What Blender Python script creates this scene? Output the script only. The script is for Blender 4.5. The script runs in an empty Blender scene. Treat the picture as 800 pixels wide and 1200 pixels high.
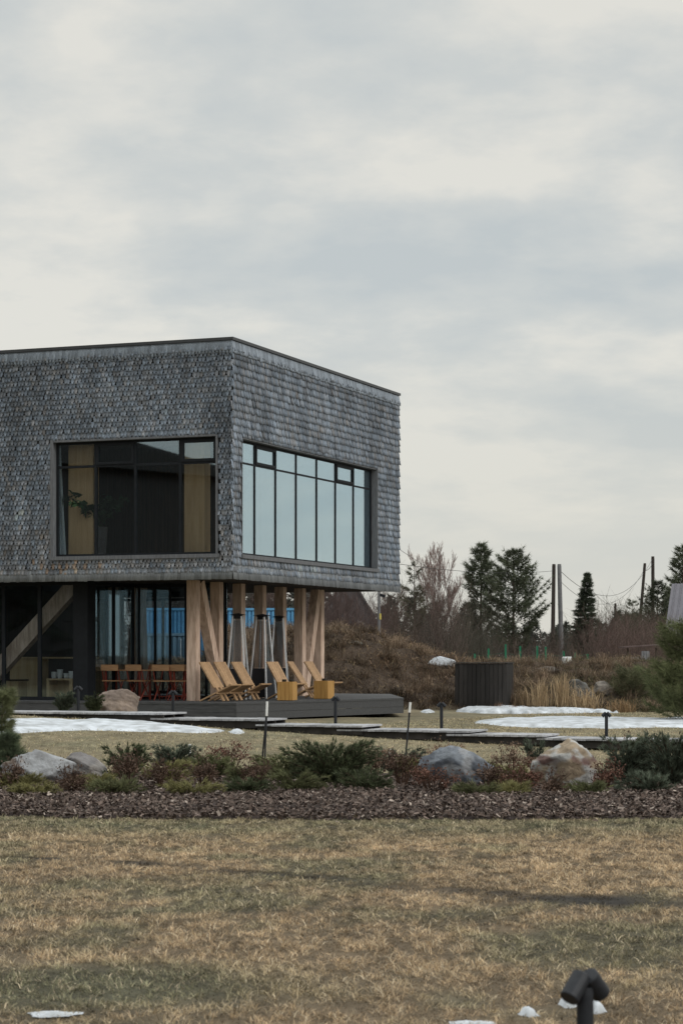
import bpy, math, random
import numpy as np
from mathutils import Vector, Matrix

scene = bpy.context.scene
C = scene.collection
R = math.radians
random.seed(7)

# ------------------------------------------------------------------ camera
F = 2500.0; HZ = 768.0; EYE = 1.6          # focal length in photo pixels, horizon row, eye height
cam_d = bpy.data.cameras.new("camera"); cam = bpy.data.objects.new("camera", cam_d); C.objects.link(cam)
cam.location = (0, 0, EYE); cam.rotation_euler = (R(90), 0, 0)
cam_d.sensor_fit = 'VERTICAL'; cam_d.sensor_height = 36.0; cam_d.sensor_width = 24.0
cam_d.lens = F / 1200 * 36.0
cam_d.shift_y = (HZ - 600) / 1200
cam_d.clip_start = 0.1; cam_d.clip_end = 6000
cam_d.dof.use_dof = True; cam_d.dof.focus_distance = 48.0; cam_d.dof.aperture_fstop = 8.0
scene.camera = cam

# ------------------------------------------------------------------ sky and sun
SUN_EL, SUN_DIR = 31.0, Vector((1.0, -0.75))
w = bpy.data.worlds.new("World"); scene.world = w; w.use_nodes = True
nt = w.node_tree; N = nt.nodes; Lk = nt.links; N.clear()
out = N.new('ShaderNodeOutputWorld'); bg = N.new('ShaderNodeBackground'); bg.inputs['Strength'].default_value = 0.1
Lk.new(bg.outputs[0], out.inputs[0])
sky = N.new('ShaderNodeTexSky'); sky.sky_type = 'NISHITA'; sky.sun_disc = False
sky.sun_elevation = R(SUN_EL); sky.sun_rotation = math.atan2(SUN_DIR.x, SUN_DIR.y)
tc = N.new('ShaderNodeTexCoord'); sp = N.new('ShaderNodeSeparateXYZ'); Lk.new(tc.outputs['Generated'], sp.inputs[0])
def math_n(op, a, b=None, clamp=False):
    n = N.new('ShaderNodeMath'); n.operation = op; n.use_clamp = clamp
    for i, q in enumerate((a, b)):
        if q is None: continue
        if isinstance(q, (int, float)): n.inputs[i].default_value = q
        else: Lk.new(q, n.inputs[i])
    return n.outputs[0]
zc = math_n('MAXIMUM', sp.outputs[2], 0.0)
den = math_n('ADD', zc, 0.24)
cx = math_n('DIVIDE', sp.outputs[0], den); cy = math_n('DIVIDE', sp.outputs[1], den)
cb = N.new('ShaderNodeCombineXYZ'); Lk.new(cx, cb.inputs[0]); Lk.new(cy, cb.inputs[1])
def cloud_noise(scale, detail, rough, dist, off):
    mp = N.new('ShaderNodeMapping'); mp.inputs['Location'].default_value = off; Lk.new(cb.outputs[0], mp.inputs[0])
    n = N.new('ShaderNodeTexNoise'); n.inputs['Scale'].default_value = scale; n.inputs['Detail'].default_value = detail
    n.inputs['Roughness'].default_value = rough; n.inputs['Distortion'].default_value = dist
    Lk.new(mp.outputs[0], n.inputs['Vector']); return n.outputs['Fac']
n1 = cloud_noise(2.4, 8, 0.52, 0.15, (25.127, 16.694, 5.781)); n2 = cloud_noise(7.5, 7, 0.55, 0.1, (30.127, 18.694, 6.781))
mixn = math_n('ADD', math_n('MULTIPLY', n1, 0.68), math_n('MULTIPLY', n2, 0.32))
rp = N.new('ShaderNodeValToRGB'); Lk.new(mixn, rp.inputs[0])
e = rp.color_ramp.elements
e[0].position = 0.39; e[0].color = (0.55, 0.59, 0.598, 1)
e[1].position = 0.59; e[1].color = (0.78, 0.765, 0.705, 1)
m = rp.color_ramp.elements.new(0.49); m.color = (0.635, 0.655, 0.637, 1)
hz = N.new('ShaderNodeMapRange'); hz.inputs[1].default_value = 0.0; hz.inputs[2].default_value = 0.15
hz.inputs[3].default_value = 0.9; hz.inputs[4].default_value = 0.0; Lk.new(zc, hz.inputs[0])
mh = N.new('ShaderNodeMixRGB'); Lk.new(hz.outputs[0], mh.inputs[0]); Lk.new(rp.outputs[0], mh.inputs[1]); mh.inputs[2].default_value = (0.70, 0.685, 0.62, 1)
sc10 = N.new('ShaderNodeMixRGB'); sc10.blend_type = 'MULTIPLY'; sc10.inputs[0].default_value = 1; Lk.new(mh.outputs[0], sc10.inputs[1]); sc10.inputs[2].default_value = (10, 10, 10, 1)
mx = N.new('ShaderNodeMixRGB'); mx.inputs[0].default_value = 0.93; Lk.new(sky.outputs[0], mx.inputs[1]); Lk.new(sc10.outputs[0], mx.inputs[2])
zen = N.new('ShaderNodeMapRange'); zen.interpolation_type = 'SMOOTHSTEP'; zen.inputs[1].default_value = 0.28; zen.inputs[2].default_value = 0.85; zen.inputs[3].default_value = 1.0; zen.inputs[4].default_value = 2.3; Lk.new(zc, zen.inputs[0])
zm = N.new('ShaderNodeVectorMath'); zm.operation = 'SCALE'; Lk.new(mx.outputs[0], zm.inputs[0]); Lk.new(zen.outputs[0], zm.inputs['Scale'])   # an overcast sky is brightest overhead
Lk.new(zm.outputs[0], bg.inputs['Color'])
sd = bpy.data.lights.new("sun", 'SUN'); sd.energy = 1.15; sd.angle = R(25); sd.color = (1, 0.96, 0.9)
so = bpy.data.objects.new("sun", sd); C.objects.link(so)
sv = Vector((SUN_DIR.x, SUN_DIR.y, math.tan(R(SUN_EL)) * SUN_DIR.length)).normalized()
so.rotation_euler = sv.to_track_quat('Z', 'Y').to_euler(); so.location = (30, 0, 40)
vs = scene.view_settings; vs.view_transform = 'Standard'; vs.look = 'None'; vs.exposure = 0.0; vs.gamma = 1.0; vs.use_curve_mapping = False
scene.cycles.max_bounces = 8; scene.cycles.transparent_max_bounces = 24; scene.cycles.use_denoising = True
scene.cycles.sample_clamp_indirect = 6

# ------------------------------------------------------------------ materials
def mat(name, c1, c2=None, scale=6.0, rough=0.8, bump=0.0, stretch=(1, 1, 1), col=False, spec=0.3, metal=0.0, detail=6, bscale=None, lo=0.35, hi=0.65):
    m = bpy.data.materials.new(name); m.use_nodes = True
    nt = m.node_tree; b = nt.nodes['Principled BSDF']
    b.inputs['Roughness'].default_value = rough; b.inputs['Metallic'].default_value = metal
    b.inputs['Specular IOR Level'].default_value = spec
    tc = nt.nodes.new('ShaderNodeTexCoord'); mp = nt.nodes.new('ShaderNodeMapping'); mp.inputs['Scale'].default_value = stretch
    nt.links.new(tc.outputs['Object'], mp.inputs[0])
    nz = nt.nodes.new('ShaderNodeTexNoise'); nz.inputs['Scale'].default_value = scale; nz.inputs['Detail'].default_value = detail; nz.inputs['Roughness'].default_value = 0.6
    nt.links.new(mp.outputs[0], nz.inputs['Vector'])
    cr = nt.nodes.new('ShaderNodeValToRGB'); nt.links.new(nz.outputs['Fac'], cr.inputs[0])
    cr.color_ramp.elements[0].position = lo; cr.color_ramp.elements[0].color = (*c1, 1)
    cr.color_ramp.elements[1].position = hi; cr.color_ramp.elements[1].color = (*(c2 or tuple(x * 0.75 for x in c1)), 1)
    src = cr.outputs[0]
    if col:
        at = nt.nodes.new('ShaderNodeAttribute'); at.attribute_name = 'Col'
        mu = nt.nodes.new('ShaderNodeMixRGB'); mu.blend_type = 'MULTIPLY'; mu.inputs[0].default_value = 1
        nt.links.new(src, mu.inputs[1]); nt.links.new(at.outputs['Color'], mu.inputs[2]); src = mu.outputs[0]
    nt.links.new(src, b.inputs['Base Color'])
    if bump:
        bp = nt.nodes.new('ShaderNodeBump'); bp.inputs['Strength'].default_value = bump; bp.inputs['Distance'].default_value = 0.02
        if bscale:
            n2 = nt.nodes.new('ShaderNodeTexNoise'); n2.inputs['Scale'].default_value = bscale; n2.inputs['Detail'].default_value = 5
            nt.links.new(mp.outputs[0], n2.inputs['Vector']); nt.links.new(n2.outputs['Fac'], bp.inputs['Height'])
        else: nt.links.new(nz.outputs['Fac'], bp.inputs['Height'])
        nt.links.new(bp.outputs[0], b.inputs['Normal'])
    return m

def leaf_mat(name, rough=0.75, trans=0.25):
    """foliage: colour comes from each leaf's own colour attribute, a little light passes through"""
    m = bpy.data.materials.new(name); m.use_nodes = True; nt = m.node_tree; b = nt.nodes['Principled BSDF']
    b.inputs['Roughness'].default_value = rough; b.inputs['Specular IOR Level'].default_value = 0.15
    at = nt.nodes.new('ShaderNodeAttribute'); at.attribute_name = 'Col'
    nt.links.new(at.outputs['Color'], b.inputs['Base Color'])
    if trans:
        t = nt.nodes.new('ShaderNodeBsdfTranslucent'); nt.links.new(at.outputs['Color'], t.inputs['Color'])
        mx = nt.nodes.new('ShaderNodeMixShader'); mx.inputs[0].default_value = trans
        nt.links.new(b.outputs[0], mx.inputs[1]); nt.links.new(t.outputs[0], mx.inputs[2])
        nt.links.new(mx.outputs[0], nt.nodes['Material Output'].inputs[0])
    return m

def glass_mat(name, tint, r0, r1, p):
    """coated window glass: clear pane that mirrors more at a slant"""
    m = bpy.data.materials.new(name); m.use_nodes = True; nt = m.node_tree; nt.nodes.remove(nt.nodes['Principled BSDF'])
    tr = nt.nodes.new('ShaderNodeBsdfTransparent'); tr.inputs[0].default_value = (*tint, 1)
    gl = nt.nodes.new('ShaderNodeBsdfGlossy'); gl.inputs['Color'].default_value = (0.74, 0.91, 1.0, 1); gl.inputs['Roughness'].default_value = 0.015
    lw = nt.nodes.new('ShaderNodeLayerWeight'); lw.inputs['Blend'].default_value = 0.5
    pw = nt.nodes.new('ShaderNodeMath'); pw.operation = 'POWER'; nt.links.new(lw.outputs['Facing'], pw.inputs[0]); pw.inputs[1].default_value = p
    mr = nt.nodes.new('ShaderNodeMapRange'); mr.inputs[3].default_value = r0; mr.inputs[4].default_value = r1; nt.links.new(pw.outputs[0], mr.inputs[0])
    mx = nt.nodes.new('ShaderNodeMixShader'); nt.links.new(mr.outputs[0], mx.inputs[0]); nt.links.new(tr.outputs[0], mx.inputs[1]); nt.links.new(gl.outputs[0], mx.inputs[2])
    nt.links.new(mx.outputs[0], nt.nodes['Material Output'].inputs[0])
    return m

M = {}
M['shingle'] = mat('weathered_shingle', (0.92, 0.92, 0.92), (0.62, 0.60, 0.58), 9, 0.75, 0.3, (6, 6, 0.8), col=True, spec=0.25)
M['shadow_board'] = mat('backing_board', (0.05, 0.05, 0.052), rough=0.9)
M['cap'] = mat('dark_flashing', (0.035, 0.037, 0.04), rough=0.45, spec=0.5)
M['frame'] = mat('anthracite_frame', (0.014, 0.016, 0.019), rough=0.6, spec=0.15)
M['trim'] = mat('grey_trim_board', (0.15, 0.155, 0.165), (0.095, 0.098, 0.105), 4, 0.8, 0.2, (8, 8, 1))
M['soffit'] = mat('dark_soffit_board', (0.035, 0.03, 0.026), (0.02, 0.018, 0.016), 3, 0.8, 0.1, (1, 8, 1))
M['timber'] = mat('larch_timber', (0.70, 0.545, 0.45), (0.40, 0.285, 0.22), 3.0, 0.75, 0.25, (5, 5, 0.7), col=True)
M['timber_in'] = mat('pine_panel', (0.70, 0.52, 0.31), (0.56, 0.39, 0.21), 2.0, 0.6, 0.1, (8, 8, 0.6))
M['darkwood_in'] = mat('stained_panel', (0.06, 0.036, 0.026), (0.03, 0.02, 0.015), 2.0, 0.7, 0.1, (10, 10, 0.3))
M['deckwood'] = mat('grey_deck_board', (0.075, 0.076, 0.078), (0.045, 0.046, 0.048), 4, 0.7, 0.25, (1, 10, 10))
M['boardwalk'] = mat('silvered_board', (0.40, 0.405, 0.415), (0.24, 0.24, 0.245), 5, 0.85, 0.3, (8, 1, 1), col=True)
M['boarddark'] = mat('dark_joist', (0.045, 0.04, 0.036), (0.02, 0.018, 0.016), 5, 0.85, 0.3)  # joists and supports, much darker than the planks above them
M['glass'] = glass_mat('tinted_glass', (0.90, 0.91, 0.91), 0.13, 0.95, 1.25)
M['glass_clear'] = glass_mat('clear_glass', (0.82, 0.86, 0.88), 0.07, 0.9, 2.2)
M['black'] = mat('black_powder_coat', (0.012, 0.014, 0.018), (0.018, 0.02, 0.025), 40, 0.5, 0.02, spec=0.3)
M['white'] = mat('white_paint', (0.72, 0.73, 0.73), (0.62, 0.62, 0.6), 8, 0.6)
M['steel'] = mat('brushed_steel', (0.72, 0.74, 0.76), (0.62, 0.63, 0.65), 10, 0.4, 0.0, metal=0.35, spec=0.6)
M['mesh'] = glass_mat('dusty_tube', (0.80, 0.79, 0.79), 0.02, 0.35, 2.5)
M['lounger'] = mat('oiled_pine', (0.42, 0.27, 0.15), (0.29, 0.175, 0.09), 3, 0.6, 0.15, (1, 8, 8), col=True)
M['block'] = mat('yellow_pine_block', (0.47, 0.27, 0.085), (0.33, 0.175, 0.05), 3, 0.55, 0.15, (7, 7, 0.7))
M['red'] = mat('brick_red_metal', (0.20, 0.035, 0.02), (0.15, 0.028, 0.018), 8, 0.5)
M['slat'] = mat('ochre_slat', (0.27, 0.155, 0.075), (0.20, 0.11, 0.055), 4, 0.6, 0.1, (1, 8, 8))
M['blue'] = mat('blue_container_paint', (0.12, 0.34, 0.56), (0.09, 0.27, 0.47), 1.5, 0.55, 0.05)
M['paleblue'] = mat('pale_blue_sheet', (0.20, 0.31, 0.40), (0.13, 0.22, 0.30), 1.2, 0.6, 0.1)
M['snow'] = mat('old_snow', (0.62, 0.66, 0.71), (0.33, 0.345, 0.355), 3.5, 0.75, 1.0, spec=0.3)
M['rock'] = mat('granite', (1.0, 1.0, 1.0), (0.66, 0.65, 0.63), 9, 0.85, 0.7, col=True, bscale=30, detail=9)
M['bark'] = mat('bark', (0.11, 0.085, 0.065), (0.06, 0.048, 0.04), 12, 0.9, 0.4, (1, 1, 0.3))
M['twig'] = leaf_mat('twig', 0.85, 0.0)
M['leaf'] = leaf_mat('leaf', 0.7, 0.25)
M['grass'] = leaf_mat('grass_blade', 0.75, 0.2)
M['pole_dark'] = mat('creosote_pole', (0.05, 0.04, 0.034), (0.03, 0.025, 0.022), 8, 0.85, 0.3, (4, 4, 0.4))
M['pole_grey'] = mat('grey_concrete_pole', (0.19, 0.19, 0.195), (0.13, 0.13, 0.135), 6, 0.85, 0.2)
M['roof_metal'] = mat('violet_grey_metal_roof', (0.135, 0.13, 0.15), (0.115, 0.11, 0.128), 3, 0.55, 0.0, spec=0.4)
M['barnwood'] = mat('weathered_barn_board', (0.115, 0.11, 0.115), (0.075, 0.07, 0.072), 3, 0.85, 0.3, (10, 10, 0.4))
M['darkplank'] = mat('black_stained_plank', (0.034, 0.030, 0.028), (0.017, 0.016, 0.015), 4, 0.75, 0.3, (8, 8, 0.5), col=True)
M['green'] = mat('green_fence_paint', (0.02, 0.17, 0.09), (0.015, 0.13, 0.07), 9, 0.5)
M['curtain'] = mat('pale_blue_cloth', (0.62, 0.73, 0.80), (0.52, 0.62, 0.69), 3, 0.8)
M['pot'] = mat('grey_planter', (0.12, 0.125, 0.135), rough=0.6)
M['wire'] = mat('black_cable', (0.03, 0.03, 0.032), rough=0.6)
M['ochre'] = mat('yellow_sticker', (0.62, 0.52, 0.13), rough=0.6)
M['rust'] = mat('rust_sheet', (0.13, 0.095, 0.09), (0.085, 0.06, 0.058), 3, 0.8, 0.2)
M['cupblack'] = mat('black_tin', (0.02, 0.02, 0.02), rough=0.3, spec=0.5)

# ------------------------------------------------------------------ helpers
def tag(o, label=None, cat=None, group=None, kind=None):
    if label: o['label'] = label
    if cat: o['category'] = cat
    if group: o['group'] = group
    if kind: o['kind'] = kind
    return o
def empty(name, loc=(0, 0, 0), rz=0.0, label=None, cat=None, group=None):
    o = bpy.data.objects.new(name, None); C.objects.link(o); o.location = loc; o.rotation_euler = (0, 0, rz); o.empty_display_size = 0.2
    return tag(o, label, cat, group)
def link_mesh(name, me, m, parent=None, loc=(0, 0, 0), smooth=False):
    o = bpy.data.objects.new(name, me); C.objects.link(o); o.location = loc
    for k in (m if isinstance(m, (list, tuple)) else [m]): me.materials.append(k)
    if parent: o.parent = parent
    if smooth: me.polygons.foreach_set('use_smooth', np.ones(len(me.polygons), dtype=bool))
    return o
def npmesh(name, V, Fa, m, col=None, parent=None, loc=(0, 0, 0), smooth=False):
    V = np.ascontiguousarray(V, dtype=np.float32); Fa = np.ascontiguousarray(Fa, dtype=np.int32); k = Fa.shape[1]; n = len(Fa)
    me = bpy.data.meshes.new(name); me.vertices.add(len(V)); me.vertices.foreach_set('co', V.ravel())
    me.loops.add(n * k); me.loops.foreach_set('vertex_index', Fa.ravel()); me.polygons.add(n)
    me.polygons.foreach_set('loop_start', np.arange(0, n * k, k, dtype=np.int32))
    me.update(calc_edges=True)
    if col is not None:
        a = me.color_attributes.new('Col', 'FLOAT_COLOR', 'POINT')
        cc = np.ones((len(V), 4), dtype=np.float32); cc[:, :3] = col; a.data.foreach_set('color', cc.ravel())
    return link_mesh(name, me, m, parent, loc, smooth)

class MB:
    """collects boxes, bars, tubes and prisms; build() links them as ONE mesh"""
    def __init__(s): s.v = []; s.f = []; s.c = []
    def add(s, verts, faces, col=(1, 1, 1)):
        b = len(s.v); s.v += [tuple(p) for p in verts]; s.f += [tuple(i + b for i in f) for f in faces]; s.c += [col] * len(verts); return s
    def box(s, x0, x1, y0, y1, z0, z1, col=(1, 1, 1)):
        return s.add([(x0, y0, z0), (x1, y0, z0), (x1, y1, z0), (x0, y1, z0), (x0, y0, z1), (x1, y0, z1), (x1, y1, z1), (x0, y1, z1)],
                     [(0, 3, 2, 1), (4, 5, 6, 7), (0, 1, 5, 4), (1, 2, 6, 5), (2, 3, 7, 6), (3, 0, 4, 7)], col)
    def bar(s, p, q, w, h, up=(0, 0, 1), col=(1, 1, 1), w2=None, h2=None):
        p = Vector(p); q = Vector(q); d = (q - p).normalized(); u = Vector(up)
        if abs(d.dot(u)) > 0.98: u = Vector((0, 1, 0))
        a = d.cross(u).normalized(); b = a.cross(d).normalized(); vs = []
        for (c, ww, hh) in ((p, w, h), (q, w2 or w, h2 or h)):
            for sx, sy in ((-1, -1), (1, -1), (1, 1), (-1, 1)): vs.append(c + a * (sx * ww / 2) + b * (sy * hh / 2))
        return s.add(vs, [(0, 1, 2, 3), (7, 6, 5, 4), (0, 4, 5, 1), (1, 5, 6, 2), (2, 6, 7, 3), (3, 7, 4, 0)], col)
    def tube(s, pts, rad, n=8, col=(1, 1, 1), cap=True):
        pts = [Vector(p) for p in pts]
        if not hasattr(rad, '__len__'): rad = [rad] * len(pts)
        vs = []; fs = []
        for i, p in enumerate(pts):
            d = (pts[min(i + 1, len(pts) - 1)] - pts[max(i - 1, 0)]).normalized()
            u = Vector((0, 0, 1)) if abs(d.z) < 0.95 else Vector((0, 1, 0))
            a = d.cross(u).normalized(); b = a.cross(d)
            for k in range(n):
                t = 2 * math.pi * k / n; vs.append(p + a * (math.cos(t) * rad[i]) + b * (math.sin(t) * rad[i]))
        for i in range(len(pts) - 1):
            for k in range(n): fs.append((i * n + k, i * n + (k + 1) % n, (i + 1) * n + (k + 1) % n, (i + 1) * n + k))
        if cap: fs.append(tuple(range(n - 1, -1, -1))); fs.append(tuple((len(pts) - 1) * n + k for k in range(n)))
        return s.add(vs, fs, col)
    def prism(s, poly, h, axis='z', base=0.0, col=(1, 1, 1)):
        n = len(poly)
        def P(a, b, c): return (a, b, c) if axis == 'z' else ((a, c, b) if axis == 'y' else (c, a, b))
        vs = [P(a, b, base) for a, b in poly] + [P(a, b, base + h) for a, b in poly]
        fs = [tuple(range(n - 1, -1, -1)), tuple(range(n, 2 * n))] + [(i, (i + 1) % n, n + (i + 1) % n, n + i) for i in range(n)]
        return s.add(vs, fs, col)
    def build(s, name, m, parent=None, loc=(0, 0, 0), smooth=False, bevel=0.0):
        me = bpy.data.meshes.new(name); me.from_pydata(s.v, [], s.f); me.update()
        a = me.color_attributes.new('Col', 'FLOAT_COLOR', 'POINT')
        cc = np.ones((len(s.v), 4), dtype=np.float32); cc[:, :3] = s.c; a.data.foreach_set('color', cc.ravel())
        import bmesh
        bm = bmesh.new(); bm.from_mesh(me); bmesh.ops.recalc_face_normals(bm, faces=bm.faces)
        if bevel: bmesh.ops.bevel(bm, geom=bm.edges[:], offset=bevel, segments=2, affect='EDGES', clamp_overlap=True)
        bm.to_mesh(me); bm.free()
        return link_mesh(name, me, m, parent, loc, smooth)

def kids(o): return list(o.children)
def copy_tree(o, parent=None):
    c = o.copy(); C.objects.link(c)
    if parent: c.parent = parent
    for ch in kids(o): copy_tree(ch, c)
    return c

_T = np.random.default_rng(11).random((8, 256, 256))
def vnoise(x, y, s=0):
    x = np.asarray(x, dtype=float); y = np.asarray(y, dtype=float)
    xi = np.floor(x).astype(int); yi = np.floor(y).astype(int); fx = x - xi; fy = y - yi
    fx = fx * fx * (3 - 2 * fx); fy = fy * fy * (3 - 2 * fy); T = _T[s % 8]
    a = T[xi % 256, yi % 256]; b = T[(xi + 1) % 256, yi % 256]; c = T[xi % 256, (yi + 1) % 256]; d = T[(xi + 1) % 256, (yi + 1) % 256]
    return (a * (1 - fx) + b * fx) * (1 - fy) + (c * (1 - fx) + d * fx) * fy
def fbm(x, y, s=0, o=4):
    t = 0; a = 0.5; n = 0
    for k in range(o): t = t + a * vnoise(x * 2 ** k + 17.3 * k, y * 2 ** k + 9.1 * k, s + k); n += a; a *= 0.5
    return t / n
def sm(a, b, x):
    t = np.clip((np.asarray(x, dtype=float) - a) / (b - a), 0, 1); return t * t * (3 - 2 * t)

# ------------------------------------------------------------------ terrain height
def g(x, y):
    x = np.asarray(x, dtype=float); y = np.asarray(y, dtype=float)
    lawn = 0.42 * np.clip((4.5 - x) / 9.2, 0, 1.15) * sm(28.5, 39.5, y) * (1 - 0.55 * sm(40.5, 47.5, y))
    toe = 60.3 + 10 * sm(-2.5, -8, x) + 1.2 * (fbm(x * 0.35, y * 0.2, 1) - 0.5)
    crest = 2.1 - 0.85 * sm(-0.2, 4.3, x) - 0.15 * sm(3, 14, x) - 1.1 * sm(-3.9, -4.9, x)
    t = np.clip((y - toe) / (8.5 + 2.5 * sm(2, 8, x)), 0, 1); rise = np.sin(t * math.pi / 2) ** 1.15
    lump = ((fbm(x * 0.8, y * 0.8, 3) - 0.5) * 0.9 + (fbm(x * 2.4, y * 2.4, 1) - 0.5) * 0.35) * rise * (1 - 0.5 * sm(70, 82, y))
    far = crest * rise + (1.25 - crest) * sm(78, 105, y) * rise
    small = (fbm(x * 1.7, y * 1.7, 5, 3) - 0.5) * 0.04 + (fbm(x * 0.35, y * 0.35, 6, 2) - 0.5) * 0.03
    return lawn + far + lump + small * (1 - sm(100, 200, y)) * sm(-60, -20, -np.abs(x))
def gz(x, y): return float(g(x, y))
def at(px, py):
    """where the line of sight through a photo pixel meets the ground"""
    Ys = np.arange(5, 95, 0.05); X = (px - 400) / F * Ys; zr = EYE - (py - HZ) / F * Ys; k = np.argmax(g(X, Ys) >= zr); k = k if k else len(Ys) - 1
    return X[k], Ys[k], gz(X[k], Ys[k])
def PX(px, Y): return (px - 400) / F * Y
def ZY(py, Y): return EYE + (HZ - py) * Y / F

# rut pressed into the lawn, world polyline
RUT = [at(px, py)[:2] for px, py in ((-40, 1003), (120, 1009), (225, 1019), (330, 1027), (430, 1036), (560, 1046), (640, 1053), (690, 1058), (735, 1060), (840, 1066))]
def rut_d(x, y):
    d = np.full(np.shape(x), 9e9); tt = np.zeros(np.shape(x)); n = len(RUT) - 1
    for i in range(n):
        ax, ay = RUT[i]; bx, by = RUT[i + 1]; L2 = (bx - ax) ** 2 + (by - ay) ** 2
        t = np.clip(((x - ax) * (bx - ax) + (y - ay) * (by - ay)) / L2, 0, 1)
        q = np.hypot(x - ax - t * (bx - ax), y - ay - t * (by - ay)); k = q < d
        d = np.where(k, q, d); tt = np.where(k, (i + t) / n, tt)
    return d, tt
MUD = at(702, 1057)[:2]
def bare(x, y):
    """0..1, how far the soil is laid bare"""
    d, t = rut_d(x, y)
    a = np.clip(1.2 - d / (0.10 + 0.2 * vnoise(x * 3, y * 3, 2)), 0, 1) * np.clip(2.1 * fbm(x * 1.6, y * 3, 4, 3) - 0.6 + 0.3 * sm(0.4, 0.6, t), 0, 1)
    e = np.hypot((x - MUD[0]) / 0.42, (y - MUD[1]) / 0.36) + 0.5 * (fbm(x * 6, y * 6, 1) - 0.5)
    return np.clip(a * 1.2 + np.clip(1.5 - 1.3 * e, 0, 1), 0, 1)
TAN = np.array((0.365, 0.272, 0.172)); OLIVE = np.array((0.195, 0.183, 0.112)); GREEN = np.array((0.125, 0.142, 0.09)); STRAW = np.array((0.45, 0.375, 0.265)); SOIL = np.array((0.028, 0.024, 0.02))
def lawn_col(x, y):
    n = fbm(x * 0.75, y * 0.5, 2, 5); n2 = fbm(x * 2.2, y * 1.6, 4, 3)
    gr = sm(0.50, 0.66, n + 0.25 * (n2 - 0.5)) * 0.75
    gr = np.maximum(gr, 0.75 * sm(17.8, 20.0, y) * (1 - sm(20.8, 21.5, y)) * (0.5 + n2))        # greener strip by the bed
    gr = np.maximum(gr, 0.72 * sm(23, 29, y) * (0.55 + 0.7 * n2))                              # lawn behind the bed
    gr = np.maximum(gr, 0.9 * (1 - sm(0.5, 1.6, np.hypot((x + 1.25) / 1.0, (y - 10.3) / 0.7) + 0.8 * (n2 - 0.5))))
    gr = np.clip(gr, 0, 1)[..., None]
    c = TAN * (1 - gr) + (OLIVE * 0.6 + GREEN * 0.4) * gr
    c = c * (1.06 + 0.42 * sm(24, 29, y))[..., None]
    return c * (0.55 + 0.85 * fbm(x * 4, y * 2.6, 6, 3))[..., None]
def bank_mask(x, y): return sm(59.4, 61.2, y + 1.2 * (fbm(x * 0.8, y * 0.8, 2) - 0.5) - 10 * sm(-2.5, -8, x))

# ground sheet
def axis(lo, hi, step, far):
    a = list(np.arange(lo, hi + 1e-6, step)); q = [lo - d for d in far][::-1]; r = [hi + d for d in far]; return np.array(q + a + r)
xs = axis(-26, 26, 0.26, [3, 8, 20, 50, 120, 300, 800, 2500]); ys = axis(2, 92, 0.3, [3, 8, 20, 50, 120, 300, 800, 2500])
GX, GY = np.meshgrid(xs, ys); V = np.stack([GX, GY, g(GX, GY)], -1).reshape(-1, 3)
nx, ny = len(xs), len(ys); idx = np.arange(nx * ny).reshape(ny, nx)
FA = np.stack([idx[:-1, :-1], idx[:-1, 1:], idx[1:, 1:], idx[1:, :-1]], -1).reshape(-1, 4)
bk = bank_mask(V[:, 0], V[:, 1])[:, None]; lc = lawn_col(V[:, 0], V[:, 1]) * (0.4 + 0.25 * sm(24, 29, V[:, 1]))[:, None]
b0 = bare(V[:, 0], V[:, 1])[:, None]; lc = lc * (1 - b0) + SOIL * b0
bc = (np.array((0.085, 0.06, 0.042)) * (0.6 + 0.9 * fbm(V[:, 0] * 1.3, V[:, 1] * 1.3, 3)[:, None]))
M['ground'] = mat('turf_soil', (1.0, 1.0, 1.0), (0.55, 0.53, 0.5), 9, 0.95, 0.8, col=True, bscale=30)
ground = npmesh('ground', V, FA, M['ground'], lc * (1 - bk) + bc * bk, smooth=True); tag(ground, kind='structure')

# ------------------------------------------------------------------ vector plant helpers
def blades(rng, x, y, z, L, wd, lean, col, curl=0.5):
    """bent grass blades: two triangles' worth of quad + tip, 5 vertices each"""
    n = len(x); az = rng.random(n) * 2 * np.pi; fa = rng.random(n) * np.pi
    d = np.stack([np.cos(az), np.sin(az)], -1); sd = np.stack([np.cos(fa), np.sin(fa), np.zeros(n)], -1) * (wd / 2)[:, None]
    h = np.cos(lean) * L; r = np.sin(lean) * L
    p0 = np.stack([x, y, z - 0.005], -1)
    p1 = p0 + np.stack([d[:, 0] * r * 0.4, d[:, 1] * r * 0.4, h * 0.6], -1)
    p2 = p0 + np.stack([d[:, 0] * r * (1 + curl * 0.3), d[:, 1] * r * (1 + curl * 0.3), h * (1 - 0.25 * curl)], -1)
    Vv = np.stack([p0 - sd, p0 + sd, p1 + sd * 0.8, p1 - sd * 0.8, p2], 1).reshape(-1, 3)
    b = np.arange(n)[:, None] * 5
    T = np.concatenate([b + np.array([[0, 1, 2]]), b + np.array([[0, 2, 3]]), b + np.array([[3, 2, 4]])], 0)
    return Vv, T, np.repeat(col, 5, axis=0)
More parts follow.
